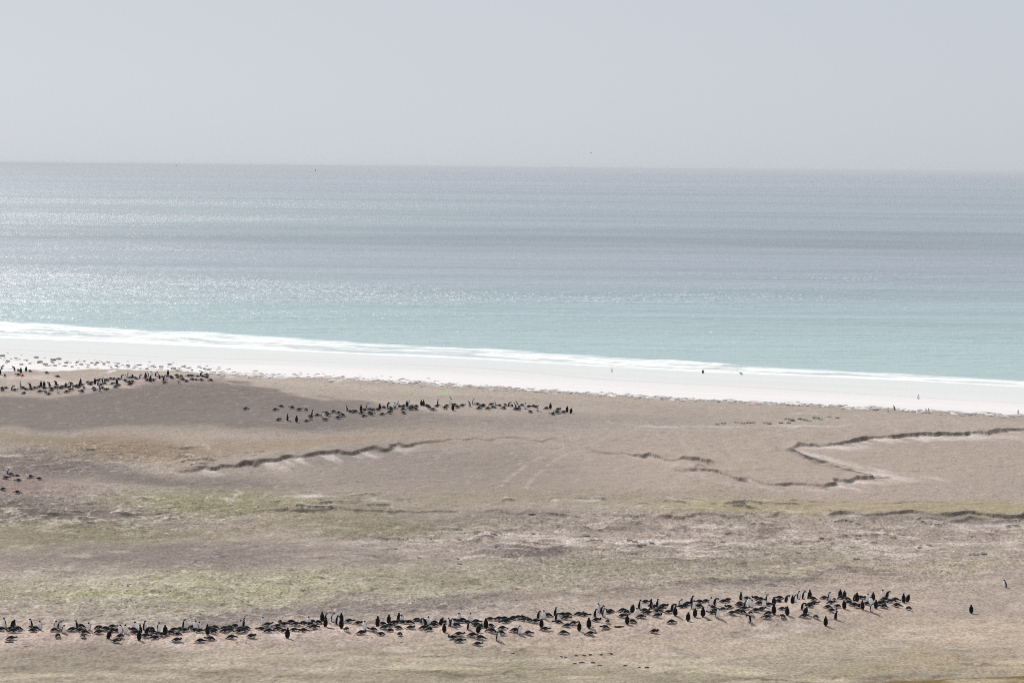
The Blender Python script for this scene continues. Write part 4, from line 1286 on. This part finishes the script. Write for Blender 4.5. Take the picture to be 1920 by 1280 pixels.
def flying_bird(name, mat_):
    verts, faces, mats = [], [], []
    keys = [(-.30, 0, .03, .01, 90), (-.15, 0, .06, .05, 90), (.0, 0, .075, .07, 90), (.14, .01, .06, .06, 90), (.22, .02, .045, .045, 90), (.28, .02, .012, .012, 90)]
    loft(smooth_rings(keys), 10, lambda t, a: 0, verts, faces, mats)
    for s in (-1, 1):
        slab([(.12, s * .05, .02), (.16, s * .35, .16), (.04, s * .78, .10), (-.02, s * .76, .10), (-.02, s * .35, .15), (-.08, s * .05, .02)], .008, (0, 0, 1), verts, faces, mats, 0, 0)
    return finish(name, verts, faces, mats, (mat_, mat_, mat_))
GULL = shore_bird('gull', (M_gullgrey, M_white, M_orange))
SKUA = shore_bird('skua', (M_brown, M_brown, M_brown))
x, y, z = spot(1390, 703)
o = bpy.data.objects.new('shore_bird', SKUA); C.objects.link(o)
o.location = (x, y, z); o.rotation_euler = (0, 0, math.radians(200)); o.scale = (1.3, 1.3, 1.2)
tag(o, 'dark brown bird standing on the wet white sand near the foam', 'bird')
x, y, z = spot(335, 719)
o = bpy.data.objects.new('shore_bird', GULL); C.objects.link(o)
o.location = (x, y, z); o.rotation_euler = (0, 0, math.radians(150)); o.scale = (1.5, 1.5, 1.5)
tag(o, 'white bird with dark wings standing below the left ridge colony', 'bird')
FLY = flying_bird('seabird', M_gullgrey)
for px, py, dist, roll, lb in [(1108, 287, 420, 20, 'tiny dark seabird flying in the grey sky just above the horizon'), (591, 320, 560, 35, 'tiny dark seabird gliding with tilted wings just below the left horizon'),
                               (330, 311, 600, -30, 'tiny seabird flying on the horizon at far left'), (937, 408, 600, 10, 'tiny dark seabird flying low over the middle of the sea')]:
    d = ray(px, py); d = d / d[1] * dist
    o = bpy.data.objects.new('seabird', FLY); C.objects.link(o)
    o.location = (d[0], d[1], CAM_Z + d[2])
    o.rotation_euler = (math.radians(roll), 0, math.radians(rt.uniform(-40, 40)))
    o.scale = (.5, .5, .5)
    tag(o, lb, 'bird', 'seabirds in flight')

# ------------------------------------------------------------------ haze
V_ = [(sx_ * 95000, sy_ * 95000, sz_) for sz_ in (-4, 41) for sx_, sy_ in ((-1, -1), (1, -1), (1, 1), (-1, 1))]
F_ = [(0, 3, 2, 1), (4, 5, 6, 7), (0, 1, 5, 4), (1, 2, 6, 5), (2, 3, 7, 6), (3, 0, 4, 7)]
me = bpy.data.meshes.new('haze'); me.from_pydata(V_, [], F_)
M_haze = bpy.data.materials.new('haze_air')
M_haze.use_nodes = True
nt = M_haze.node_tree
nt.nodes.clear()
ho = nt.nodes.new('ShaderNodeOutputMaterial')
pv = nt.nodes.new('ShaderNodeVolumePrincipled')
pv.inputs['Color'].default_value = (0.72, 0.74, 0.80, 1)
pv.inputs['Density'].default_value = 0.000045
pv.inputs['Anisotropy'].default_value = 0.0
nt.links.new(pv.outputs[0], ho.inputs['Volume'])
me.materials.append(M_haze)
haze = bpy.data.objects.new('haze', me)
C.objects.link(haze)
tag(haze, kind='stuff')
